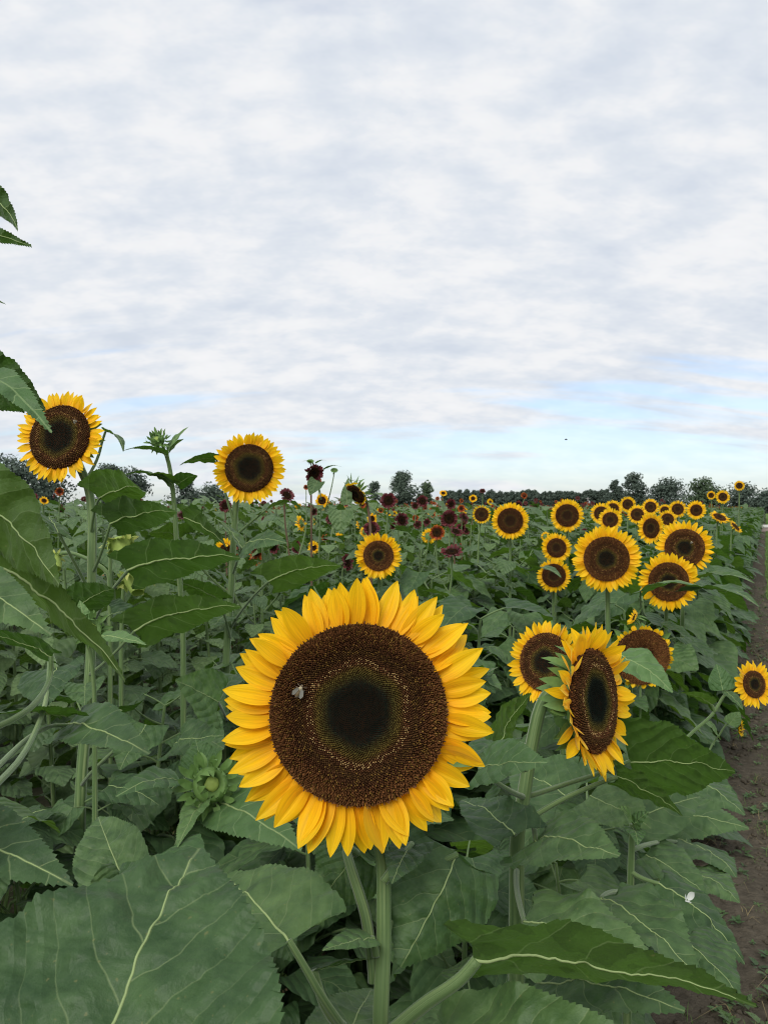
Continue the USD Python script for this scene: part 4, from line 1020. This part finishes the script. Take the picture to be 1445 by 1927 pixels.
leaf_plant("bud3", "small pale bud half hidden behind the leaf of the left plant", [P(160, 1195, 1.85), P(172, 1240, 1.85), P(178, 1330, 1.85)], 0.006, name="budding_sunflower_plant")
bud_head("bud3", P(172, 1184, 1.84), facing_of(172, 1184, 15, 15), 0.024, 7, 40)
hl("bud3", (185, 1200, 1.80), (275, 1214, 1.72), 36, (0.05, -0.5, 0.85), mat="young", arch=0.1, lobe=0.03)
hl("bud3", (165, 1190, 1.84), (150, 1130, 1.88), 34, (0.2, -0.8, 0.5), mat="young", arch=0.06, lobe=0.03)
protected += [(396, 1478, 60, 1.15), (297, 829, 40, 2.4)]

# wilted pale heads in the left field
def wilted(px, py, d, size, label, seed, stalk):
    c = P(px, py, d)
    pts = [P(*q) for q in stalk]
    pts = [np.array([pts[-1][0], pts[-1][1], -0.03]), *pts[::-1]]
    origin = np.array([pts[0][0], pts[0][1], 0])
    t = thing("wilted_sunflower_plant", origin, label, "sunflower")
    put("stem", moved(tube(bezier(pts, 30), [0.009, 0.008, 0.007], 8), t=-origin), M["stem"], t)
    g = np.random.default_rng(seed)
    F = frame_of(facing_of(px, py, 10, -55))
    R = size / F_PX * d / 2
    head = put("flower_head", moved(lathe([(0.1 * R, -0.4 * R), (0.5 * R, -0.34 * R), (0.8 * R, -0.1 * R), (0.7 * R, 0.0), (0.02, 0.05)], 16), F, c - origin), M["lime"], t)
    for k in range(26):
        p = petal(2 * PI * k / 26, 0.66 * R, R * g.uniform(0.45, 0.8), 0.3 * R, g.normal(0.15, 0.5), g.normal(0.2, 0.4), g.normal(0, 0.2), g.normal(0, 0.3), -0.05 * R, 6, 4)
        put("petal", moved(p, F, c - origin), M["lemon" if k % 2 else "lime"], head)


wilted(256, 1092, 2.7, 66, "wilted pale yellow head hanging under the left plant's big leaf", 3, [(250, 1082, 2.74), (240, 1074, 2.78), (232, 1120, 2.8), (228, 1250, 2.8)])
wilted(228, 1026, 3.1, 62, "wilted lime head with drooping bracts right of the left stem", 4, [(226, 1016, 3.14), (216, 1010, 3.18), (208, 1050, 3.2), (206, 1200, 3.2)])
wilted(102, 1050, 3.0, 34, "nodding pale head on a bent yellow stalk left of the left stem", 5, [(106, 1046, 3.0), (126, 1040, 3.0), (160, 1050, 3.0), (205, 1085, 3.0), (208, 1250, 3.0)])

# leaves that the named plants carry besides
for (t, origin, path, n, zr, size, seed, hero) in later:
    near = path[len(path) // 2][1] < 3.4
    grow_leaves(t, origin, path, n, zr, size, seed, hero=near, teeth=(14 if near else 0), nu=12, nv=(9 if near else 5), rib=near, mat=M["leaf"] if path[0][1] < 4.5 else M["field_leaf"])

# ------------------------------------------------------------------ the plants of the field
def field_plant(name, label, category, group, loc, seed, height, nleaf, size, heads=(), branches=True, hero=False, detail=True, rotz=0.0, low=0.15, spread=1.0, mat="field_leaf"):
    """A field plant at loc: stem, leaves and, on branches, small heads. heads: (kind, height, out, diameter)."""
    t = thing(name, loc, label, category, group, rotz)
    r = random.Random(seed)
    z0 = np.zeros(3)
    top = np.array([r.uniform(-0.06, 0.06), r.uniform(-0.06, 0.06), height * 0.93])
    path = bezier([(0, 0, -0.03), (top[0] * 0.3 + r.uniform(-0.02, 0.02), top[1] * 0.3, height * 0.45), top], 16 if detail else 6)
    put("stem", tube(path, [0.012, 0.010, 0.005], 8 if detail else 4), M["stem"], t)
    if detail:
        grow_leaves(t, z0, path, nleaf, (low, height * 0.95), size, seed, hero=False, mat=M[mat], guard=False, teeth=(10 if hero else 0), nu=11, nv=7 if hero else 5, rib=False)
    else:
        ls = []
        for k in range(nleaf):
            a, z = 2.4 * k + r.uniform(-0.5, 0.5), height * (0.35 + 0.62 * (k + r.random()) / nleaf)
            L = size * r.uniform(0.8, 1.2)
            h = np.array([math.cos(a), math.sin(a), 0])
            b = top * (z / height) * [1, 1, 0] + [0, 0, z] + h * L * r.uniform(0.25, 0.7)
            dr = r.uniform(0.05, 0.8)
            m, _ = leaf_mesh(b, b + (h * math.cos(dr) - np.array([0, 0, math.sin(dr)])) * L, [h[0] * 0.5, h[1] * 0.5, 1], L * 0.85, nu=5, nv=3, ripple=0.02, seed=k)
            ls.append(fix_up(m, [0, 0, 1]))
        put("leaves", join(ls), M[mat], t)
    for q, (kind, hz, out, diam) in enumerate(heads):
        a = r.uniform(-2.2, -0.9) if r.random() < 0.75 else r.uniform(0, 6.28)
        az = r.uniform(0, 6.28)
        c = np.array([top[0] + out * math.cos(az), top[1] + out * math.sin(az), hz])
        F = unit([math.cos(a), math.sin(a), r.uniform(-0.25, 0.5)])
        R = diam * 0.24
        i = int(np.argmin(np.abs(path[:, 2] - (hz - out * 1.6 - 0.12))))
        nk = c - F * R * 0.4
        put("branch", tube(bezier([path[i], (path[i] + nk) / 2 + np.array([0.3 * (nk[0] - path[i][0]), 0.3 * (nk[1] - path[i][1]), 0.0]), nk - F * 0.02 - [0, 0, 0.02], nk], 9 if detail else 5), [0.006, 0.004], 6 if detail else 4), M["stem"], t)
        if detail:
            flower_head(t, z0, c, F, R, diam / 2, n=26, seed=seed * 7 + q, nflo=160, detail=0, split=False, mat=kind, pet_grid=(5, 3), bracts=10, tilt=(0.15, 0.35), wild=1.3, width=0.42, bract_len=0.5, shade=0.35 if kind == "burgundy" else 0.7)
        else:
            Fm = frame_of(F)
            g = np.random.default_rng(q)
            ps = [petal(2 * PI * k / 13, R * 0.8, diam / 2 - R * 0.7, 0.035, g.normal(0.15, 0.3), 0, 0, 0, 0, 3, 3) for k in range(13)]
            put("petals", moved(join(ps), Fm, c), M[kind], t)
            put("disc", moved(lathe([(R, -0.01), (R * 0.7, 0.012), (0.002, 0.018)], 8, BROWN), Fm, c), M["disc"], t)
    return t


BL = "bushy branching sunflower plant with small burgundy blooms in the mixed field"
RL = "bushy branching sunflower plant with small rust-orange blooms in the mixed field"
YL = "bushy branching sunflower plant with small loose yellow blooms in the mixed field"
GL = "leafy branching plant without open blooms in the mixed field"
EL = "leafy yellow-sunflower stalk without a bloom in the rows beside the path"
BG, RG, YG, GG, EG = ("burgundy sunflower plants of the mixed field", "rust-orange sunflower plants of the mixed field", "small yellow sunflower plants of the mixed field", "bloomless plants of the mixed field", "bloomless stalks of the rows beside the path")


def kinds_of(k):
    r = random.Random(900 + k)
    hs = lambda kind, n: [(kind, r.uniform(1.12, 1.52), r.uniform(0.05, 0.24), r.uniform(0.085, 0.125)) for _ in range(n)]  # noqa: E731
    return [("burgundy", lambda: hs("burgundy", 3)), ("burgundy", lambda: hs("burgundy", 2)), ("burgundy", lambda: hs("burgundy", 1)), ("rust", lambda: hs("rust", 2)), ("petal", lambda: hs("petal", 2)), ("none", lambda: [])][k]


META = {"burgundy": ("burgundy_sunflower_plant", BL, BG), "rust": ("rust_sunflower_plant", RL, RG), "petal": ("branching_sunflower_plant", YL, YG), "none": ("leafy_field_plant", GL, GG)}

# the blooms of the mixed field that one can point to
SINGLE = [
    ("burgundy", 591, 890, 40, 0.115, 25, -20, 3, "tall burgundy bloom raised against the sky right of the second sunflower"),
    ("burgundy", 731, 942, 33, 0.115, 5, 6, 3, "round burgundy bloom below and left of the tallest middle tree"),
    ("burgundy", 795, 943, 24, 0.10, 0, 0, 3, "very dark burgundy bloom under the pale open tree"),
    ("burgundy", 756, 979, 32, 0.115, 35, 10, 3, "burgundy bloom turned right, above the medium sunflower's right side"),
    ("burgundy", 699, 995, 34, 0.115, 0, 25, 2, "burgundy bloom half behind the medium sunflower's top petals"),
    ("burgundy", 845, 976, 36, 0.115, -5, 0, 3, "burgundy bloom with rusty petal tips left of the small half-open sunflower"),
    ("burgundy", 873, 974, 22, 0.10, 40, 40, 3, "burgundy bloom seen from the side beside the rusty-tipped one"),
    ("rust", 822, 1002, 32, 0.11, 8, -5, 3, "rust and burgundy bloom with ragged petals left of the tall thin stem"),
    ("burgundy", 858, 1000, 28, 0.11, 30, 45, 3, "burgundy bloom seen edge-on beneath the rusty-tipped one"),
    ("burgundy", 850, 1038, 44, 0.12, 0, 60, 3, "wide burgundy bloom facing up, left of the tall thin stem"),
    ("burgundy", 654, 1058, 34, 0.12, 55, 10, 3, "burgundy bloom turned aside at the medium sunflower's left"),
    ("burgundy", 908, 924, 12, 0.08, 0, 40, 2, "tiny dark burgundy bloom above the half-open sunflower"),
    ("rust", 868, 957, 16, 0.09, 0, 10, 2, "small orange bloom left of the half-open sunflower"),
    ("burgundy", 781, 952, 15, 0.09, -10, 0, 2, "small red-brown bloom left of the very dark burgundy one"),
    ("petal", 606, 942, 28, 0.10, 10, 0, 3, "loose yellow bloom with few petals right of the second sunflower"),
    ("rust", 682, 950, 15, 0.08, 0, 0, 3, "small orange ring-shaped bloom left of the round burgundy one"),
    ("burgundy", 424, 952, 26, 0.11, 0, 5, 3, "burgundy bloom with orange rim left of the second sunflower's stem"),
    ("rust", 112, 925, 18, 0.085, 0, 0, 3, "orange ring-shaped bloom under the left tall sunflower"),
    ("petal", 83, 942, 18, 0.09, 20, 30, 2, "small yellow bloom with a brown globe disc under the left sunflower"),
    ("burgundy", 344, 970, 28, 0.12, 10, 50, 3, "burgundy and red bloom behind the spiky bud's stem"),
    ("burgundy", 540, 932, 32, 0.11, 30, 35, 3, "dark burgundy bloom beside the second sunflower's lower right petals"),
    ("burgundy", 50, 950, 26, 0.11, -10, 20, 3, "dark burgundy bloom at the far left under the trees"),
    ("rust", 600, 905, 12, 0.07, 0, 0, 2, "tiny orange bloom just under the tall burgundy one"),
    ("rust", 576, 917, 11, 0.07, 0, 0, 2, "tiny orange bloom left of the tall burgundy one's stem"),
    ("petal", 890, 938, 16, 0.10, 0, 20, 2, "ragged orange-yellow bloom above and left of the half-open sunflower"),
    ("petal", 834, 928, 15, 0.10, 10, 40, 2, "ragged upright yellow bloom under the left end of the tree row"),
]
for q, (kind, px, py, dm, real, yw, pt, nl, lab) in enumerate(SINGLE):
    c, d = spot(px, py, dm, real)
    nm = META[kind][0]
    origin = np.array([c[0], c[1] + 0.05, 0.0])
    t = thing(nm, origin, lab, "sunflower")
    F = facing_of(px, py, yw, pt)
    R = real * (0.27 if kind != "rust" or dm > 25 else 0.2)
    nk = neck_of(c, F, R)
    r = random.Random(q + 77)
    path = bezier([origin + [r.uniform(-0.1, 0.1), 0.05, -0.03], origin + [r.uniform(-0.06, 0.06), 0.03, c[2] * 0.55], nk - F * 0.03 - [0, 0, 0.06], nk], 18)
    put("stem", moved(tube(path, [0.010, 0.006, 0.0045], 8), t=-origin), M["stem" if q % 4 else "twig"], t)
    flower_head(t, origin, c, F, R, real / 2, n=28, seed=300 + q, nflo=200, detail=0, split=dm > 22, mat=kind, pet_grid=(6, 4), bracts=12, tilt=(0.18, 0.3), wild=1.3, width=0.52, bract_len=0.45, shade=0.35 if kind == "burgundy" else 0.7)
    grow_leaves(t, origin, path, 5, (0.55, max(c[2] - 0.16, 0.8)), 0.15, 400 + q, hero=False, mat=M["field_leaf"], teeth=0, nu=10, nv=5, rib=False)
    protected.append((px, py, dm * 0.55, d))
    plants[f"single{q}"] = (t, origin, path, d)

# what stands round the tall burgundy bloom: its leaves, its two side buds, an upright leaf and a nodding seed head
hl("single0", (608, 884, 4.45), (644, 879, 4.4), 9, (0, 0.1, 1), [(600, 905, 4.47), (605, 890, 4.46)], mat="young", arch=0.2, lobe=0.03, rib=False)
hl("single0", (589, 872, 4.45), (568, 869, 4.4), 7, (0, 0.1, 1), [(594, 893, 4.47), (591, 878, 4.46)], mat="young", arch=0.2, lobe=0.03, rib=False)
hl("single0", (594, 872, 4.45), (615, 867, 4.4), 6, (0, 0.1, 1), mat="young", arch=0.2, lobe=0.03, rib=False)
hl("single0", (598, 905, 4.40), (583, 932, 4.36), 30, (-0.1, -0.9, 0.3), mat="field_leaf", arch=0.1)
hl("single4", (641, 960, 4.4), (640, 1005, 4.36), 46, (0, -0.85, 0.4), mat="field_leaf", arch=0.1)
hl("single4", (652, 950, 4.7), (655, 900, 4.75), 22, (-0.2, -0.8, 0.3), mat="field_leaf", arch=0.05, lobe=0.05)
bud_head("single0", P(584, 869, 4.45), facing_of(584, 869, 0, 60), 0.011, 8, 20)
bt, bo = plants["single0"][0], plants["single0"][1]
put("branch", moved(tube(bezier([P(604, 940, 4.5), P(596, 900, 4.47), P(584, 872, 4.45)], 8), [0.004, 0.003], 6), t=-bo), M["stem"], bt)
bud_head("single0", P(629, 886, 4.45), facing_of(629, 886, 0, 50), 0.011, 9, 20)
put("branch", moved(tube(bezier([P(612, 960, 4.5), P(622, 925, 4.47), P(629, 889, 4.45)], 8), [0.004, 0.003], 6), t=-bo), M["stem"], bt)
cN = P(669, 929, 4.7)
oN = np.array([P(700, 929, 4.75)[0], P(700, 929, 4.75)[1], 0.0])
tN = thing("wilted_sunflower_plant", oN, "brown seed head nodding left on a stalk above the burgundy blooms, petals fallen", "sunflower")
FN = facing_of(669, 929, -50, -35)
put("stem", moved(tube(bezier([oN - [0, 0, 0.03], P(697, 1000, 4.75), P(690, 945, 4.74), P(681, 926, 4.72), neck_of(cN, FN, 0.06)], 24), [0.011, 0.008, 0.007], 8), t=-oN), M["twig"], tN)
flower_head(tN, oN, cN, FN, 0.065, 0.075, n=10, seed=901, nflo=300, detail=0, split=False, bracts=26, bract_len=4.0, shade=0.6)

rowrand = random.Random(21)
protos, taken, count = {}, [], 0
EDGE_PROTO = []


def in_view(p, margin=170):
    q = project(p + np.array([0, 0, 1.0]))[0]
    return -margin < q[0] < W_PX + margin and p[1] > 0.6


def hides_head(p, top, rad=0.22):
    q = project(np.array([p + [0, 0, top], p + [0, 0, top * 0.4]]))
    for (x, y, r, d) in protected:
        if q[0, 2] < d + 0.05 and abs(q[0, 0] - x) < r * 0.9 + rad * F_PX / q[0, 2] and q[0, 1] < y + r * 0.9:
            return True
    return False


far_pts = []
for k in range(0, 160):
    s = 0.4 + rowrand.uniform(0, 0.3)
    while s < 150:
        step = (0.15 if s < 3.6 and k > 0 else 0.20) if k <= 2 else (0.24 if s < 4.5 else 0.34)
        dist_ = max(s, 1)
        p = row_point(s, k * 0.66 + rowrand.uniform(-0.10, 0.10) + (0.10 if k == 0 else 0))
        s += step * rowrand.uniform(0.8, 1.25)
        if k == -1 and p[1] < 7:
            continue
        if not in_view(p):
            continue
        dd = math.hypot(p[0], p[1])
        if dd < 1.05 or (k > 2 and dd < 1.5):
            continue
        if dd > 9.5:
            if rowrand.random() < min(1.0, 22 / dd):
                far_pts.append((p, k, dd))
            continue
        if k <= 2 or dd < 3.0:
            h = rowrand.uniform(0.75, 0.98) if k >= 0 else rowrand.uniform(0.5, 0.7)
            if dd < 1.7:
                h = min(h, rowrand.uniform(0.5, 0.66))
            elif dd < 2.6:
                h = min(h, rowrand.uniform(0.6, 0.9))
            elif dd > 3.5:
                h += 0.22 if k >= 0 else 0.1
            if hides_head(p, h + 0.05):
                h *= 0.72
                if hides_head(p, h + 0.05):
                    continue
            key = ("edge", rowrand.randrange(6), dd < 3.5)
            if key not in protos:
                protos[key] = (field_plant("bloomless_sunflower_plant", EL, "sunflower", EG, p, 600 + key[1], 1.0, 23, 0.265, hero=True, rotz=rowrand.uniform(0, 6.28), low=0.10, mat="leaf"), None)
                UsdGeom.Xformable(protos[key][0]).GetOrderedXformOps()[0].Set(Gf.Matrix4d().SetScale(h) * Gf.Matrix4d().SetTranslate(Gf.Vec3d(*map(float, p))))
            else:
                copy_of(protos[key][0], p, rowrand.uniform(0, 6.28), h)
        else:
            kind = rowrand.choice([1, 1, 2, 2, 3, 4, 5, 5, 5, 5, 5, 5] if project(p + [0, 0, 1.4])[0, 0] > 430 else [2, 3, 5, 5, 5, 5, 5, 5, 5, 5])
            if dd < 4.3:
                kind = 5
            h = rowrand.uniform(0.86, 1.0)
            if kind == 5 and project(p + [0, 0, 1.4])[0, 0] < 700 and rowrand.random() < 0.75:
                h = rowrand.uniform(1.04, 1.18)
            elif dd < 4.2:
                h *= 0.86
            if hides_head(p, 1.5 * h, 0.12):
                h *= 0.8
                if hides_head(p, 1.5 * h, 0.12):
                    continue
            key = ("mixed", kind, rowrand.randrange(2))
            if key not in protos:
                nm, lb, gp = META[kinds_of(kind)[0]]
                protos[key] = (field_plant(nm, lb, "sunflower", gp, p, 700 + kind * 5 + key[2], 1.38, 27, 0.175, heads=kinds_of(kind)[1](), low=0.2, hero=key[2] == 0), None)
            else:
                copy_of(protos[key][0], p, rowrand.uniform(-0.7, 0.7), h)
        count += 1
print("individual field plants", count, "far", len(far_pts))

# the rest of the field: one mass to the horizon
stuff = UsdGeom.PointInstancer.Define(stage, "/World/far_sunflower_field")
tag(stuff.GetPrim(), "far part of the mixed sunflower field running to the tree row", "sunflower field", kind="stuff")
UsdGeom.Scope.Define(stage, "/World/far_sunflower_field/kinds")
fr = random.Random(5)
targets = []


def far_kind(i, heads, mat, h, nleaf, size):
    keep = dict(used)
    src = field_plant("far_sunflower_field/kinds/field_plant", None, None, None, (0, 0, 0), 820 + i, h, nleaf, size, heads=heads, detail=False, mat=mat)
    targets.append(src.GetPath())


hs = lambda kind, n: [(kind, fr.uniform(1.30, 1.56), fr.uniform(0.03, 0.2), fr.uniform(0.09, 0.13)) for _ in range(n)]  # noqa: E731
for i, (kind, n) in enumerate([("burgundy", 2), ("burgundy", 1), ("rust", 2), ("rust", 1), ("petal", 1), ("burgundy", 0), ("burgundy", 0), ("burgundy", 1)]):
    far_kind(i, hs(kind, n), "field_leaf", 1.42, 22, 0.17)
far_kind(8, [], "leaf", 1.25, 18, 0.22)
far_kind(9, [], "leaf", 1.1, 16, 0.22)
stuff.CreatePrototypesRel().SetTargets(targets)
pos, idx, ori, scl = [], [], [], []
for p, k, dd in far_pts:
    h = fr.uniform(0.80, 1.04) if fr.random() < 0.85 or dd > 60 else fr.uniform(1.05, 1.16)
    if k <= 2:
        j = fr.choice([8, 9])
        h *= 0.92 if k < 0 else 1.04
    else:
        j = fr.choice([0, 1, 2, 3, 4, 7, 7] + [5, 6] * 9)
    if j in (0, 1, 2, 3, 4) and project(p + [0, 0, 1.4])[0, 0] < 480 and fr.random() < 0.75:
        j = fr.choice([5, 6, 7])
    if dd < 40 and project(p + [0, 0, 1.4])[0, 0] < 720:
        h *= fr.uniform(1.0, 1.1)
    if dd < 16 and hides_head(p, 1.4 * h, 0.05):
        h *= 0.85
    a = fr.uniform(-0.8, 0.8) if j < 8 else fr.uniform(0, 6.28)
    pos.append(p); idx.append(j); scl.append([h * (1 + 0.3 * min(dd / 100, 1))] * 2 + [h]); ori.append(Gf.Quath(math.cos(a / 2), 0, 0, math.sin(a / 2)))
stuff.CreatePositionsAttr(Vt.Vec3fArray.FromNumpy(np.array(pos, np.float32)))
stuff.CreateProtoIndicesAttr(Vt.IntArray.FromNumpy(np.array(idx, np.int32)))
stuff.CreateScalesAttr(Vt.Vec3fArray.FromNumpy(np.array(scl, np.float32)))
stuff.CreateOrientationsAttr(Vt.QuathArray(ori))

# ------------------------------------------------------------------ weeds, grass, clods
def tuft(seed, n, h, lean):
    g = np.random.default_rng(seed)
    out = []
    for _ in range(n):
        a, b = g.uniform(0, 6.28), g.uniform(0, 6.28)
        o = np.array([math.cos(b), math.sin(b), 0]) * g.uniform(0, 0.03)
        d_ = np.array([math.cos(a), math.sin(a), 0])
        hh, le = h * g.uniform(0.5, 1.2), lean * g.uniform(0.3, 1.4)
        pts = [o, o + d_ * le * hh * 0.35 + [0, 0, hh * 0.6], o + d_ * le * hh + [0, 0, hh * (1 - 0.3 * le)]]
        s = np.array([-d_[1], d_[0], 0]) * h * 0.022
        v = np.array([pts[0] - s, pts[0] + s, pts[1] - s, pts[1] + s, pts[2]])
        out.append(dict(v=v, f=np.array([[0, 1, 3], [0, 3, 2], [2, 3, 4]])))
    return join(out)


def sprout(seed):
    g = np.random.default_rng(seed)
    ls = []
    for k in range(7):
        a = 2.4 * k + g.uniform(-0.4, 0.4)
        h = np.array([math.cos(a), math.sin(a), 0])
        b = h * 0.006 + [0, 0, 0.006 + 0.002 * k]
        l = g.uniform(0.014, 0.032)
        ls.append(fix_up(leaf_mesh(b, b + h * l + [0, 0, g.uniform(-0.3, 0.7) * l], [0, 0, 1], l * 0.6, nu=6, nv=3, ripple=0, seed=k)[0], [0, 0, 1]))
    return join(ls)


def scatter(name, label, category, kinds, pts, lo, hi, seed):
    pi_ = UsdGeom.PointInstancer.Define(stage, f"/World/{name}")
    tag(pi_.GetPrim(), label, category, kind="stuff")
    UsdGeom.Scope.Define(stage, f"/World/{name}/kinds")
    ts = [put(f"{name}/kinds/tuft", m, mt).GetPath() for m, mt in kinds]
    g = np.random.default_rng(seed)
    pi_.CreatePrototypesRel().SetTargets(ts)
    n = len(pts)
    pi_.CreatePositionsAttr(Vt.Vec3fArray.FromNumpy(np.asarray(pts, np.float32)))
    pi_.CreateProtoIndicesAttr(Vt.IntArray.FromNumpy(g.integers(0, len(ts), n).astype(np.int32)))
    pi_.CreateScalesAttr(Vt.Vec3fArray.FromNumpy(np.repeat(g.uniform(lo, hi, (n, 1)), 3, 1).astype(np.float32)))
    a = g.uniform(0, 6.28, n)
    pi_.CreateOrientationsAttr(Vt.QuathArray([Gf.Quath(math.cos(x / 2), 0, 0, math.sin(x / 2)) for x in a]))


wg = np.random.default_rng(12)
y = 0.8 + 9 * wg.random(2600) ** 1.4
pts = np.stack([0.466 * y - 0.35 - 2.4 * wg.random(2600), y, 0 * y - 0.02], 1)
scatter("weeds", "thin grass and weeds on the ground between the sunflower stems", "weeds", [(tuft(1, 9, 0.16, 0.8), M["grass"]), (tuft(2, 7, 0.10, 1.2), M["grass"]), (tuft(3, 6, 0.12, 1.6), M["dry_grass"])], pts, 0.6, 1.5, 3)
y = 1.2 + 14 * wg.random(1500) ** 1.3
pts = np.stack([0.466 * y - 0.25 + 0.75 * wg.random(1500), y, 0 * y], 1)
scatter("path_weeds", "small green weeds and dry straw on the dirt path", "weeds", [(tuft(4, 7, 0.035, 1.5), M["grass"]), (tuft(5, 5, 0.05, 2.2), M["dry_grass"]), (tuft(6, 6, 0.03, 1.8), M["grass"]), (sprout(1), M["young"]), (sprout(2), M["field_leaf"]), (sprout(3), M["young"])], pts, 0.5, 1.4, 4)
y = 6 + 90 * wg.random(9000) ** 1.7
pts = np.stack([0.466 * y + grass_edge(y) + 2.6 * wg.random(9000) ** 1.5, y, 0 * y + 0.01], 1)
scatter("mown_grass", "short mown grass of the strip beyond the path", "grass", [(tuft(7, 9, 0.05, 0.8), M["grass"]), (tuft(8, 8, 0.06, 1.0), M["grass"])], pts, 0.7, 1.5, 5)
y = 1.0 + 9 * wg.random(3200) ** 1.3
pts = np.stack([0.466 * y - 0.3 + 0.8 * wg.random(3200), y, 0 * y - 0.002], 1)
scatter("clods", "small clods of dry soil on the dirt path", "soil clods", [(blob((0, 0, 0), (0.012, 0.010, 0.007), 1, 0.7, 5), M["soil"]), (blob((0, 0, 0), (0.02, 0.014, 0.010), 5, 0.8, 5), M["soil"])], pts, 0.3, 1.2, 6)

# ------------------------------------------------------------------ insects and the white fleck
def bee(px, py, d, size, label, az):
    Fm = frame_of(facing_of(px, py, 0, 0), az)
    c = P(px, py, d)
    t = thing("bee", c, label, "bee")
    u = size
    put("abdomen", moved(blob((0, -0.30 * u, 0.20 * u), (0.17 * u, 0.30 * u, 0.16 * u), 1), Fm), M["bee"], t)
    put("thorax", moved(blob((0, 0.10 * u, 0.22 * u), (0.17 * u, 0.18 * u, 0.16 * u), 2, 0.3), Fm), M["bee_fur"], t)
    put("head", moved(blob((0, 0.34 * u, 0.18 * u), (0.11 * u, 0.09 * u, 0.10 * u), 3), Fm), M["bee"], t)
    for s in (-1, 1):
        wv = np.array([[s * 0.08, 0.10, 0.36], [s * 0.30, 0.06, 0.42], [s * 0.46, -0.30, 0.40], [s * 0.36, -0.55, 0.38], [s * 0.20, -0.50, 0.37], [s * 0.08, -0.10, 0.36]]) * u
        put("wing", moved(dict(v=wv, f=np.array([[0, 1, 2], [0, 2, 3], [0, 3, 4], [0, 4, 5]]), smooth=False), Fm), M["wing"], t)
        for q in (-0.12, 0.08, 0.26):
            put("leg", moved(tube(np.array([[s * 0.1, q, 0.16], [s * 0.32, q * 1.3, 0.14], [s * 0.36, q * 1.5, -0.06]]) * u, [0.022 * u], 4), Fm), M["bee"], t)


bee(564, 1299, d0 - 0.012, 0.0145, "bee with pale wings on the huge front sunflower's upper left disc", -0.5)
bee(140, 792, 2.30, 0.012, "bee on the upper right of the left tall sunflower's disc", 0.8)
bee(1301, 1020, 3.88, 0.013, "bee on the disc of the round right sunflower above the leaf-crossed one", 0.3)
fl = thing("white_speck", P(1297, 1697, 1.37), "small white speck lying on the drooping leaf beside the path", "speck")
for q, (a_, l_, w_) in enumerate([(0.4, 0.017, 0.011), (2.2, 0.013, 0.009), (4.0, 0.012, 0.010)]):
    put("flake", moved(petal(a_, 0.001, l_, w_, 0.35, 0.5, 0.2, 0.3, 0.001, 7, 5), frame_of([0.2, -0.7, 0.7]), (-0.004, 0, 0.002)), M["white_fleck"], fl)
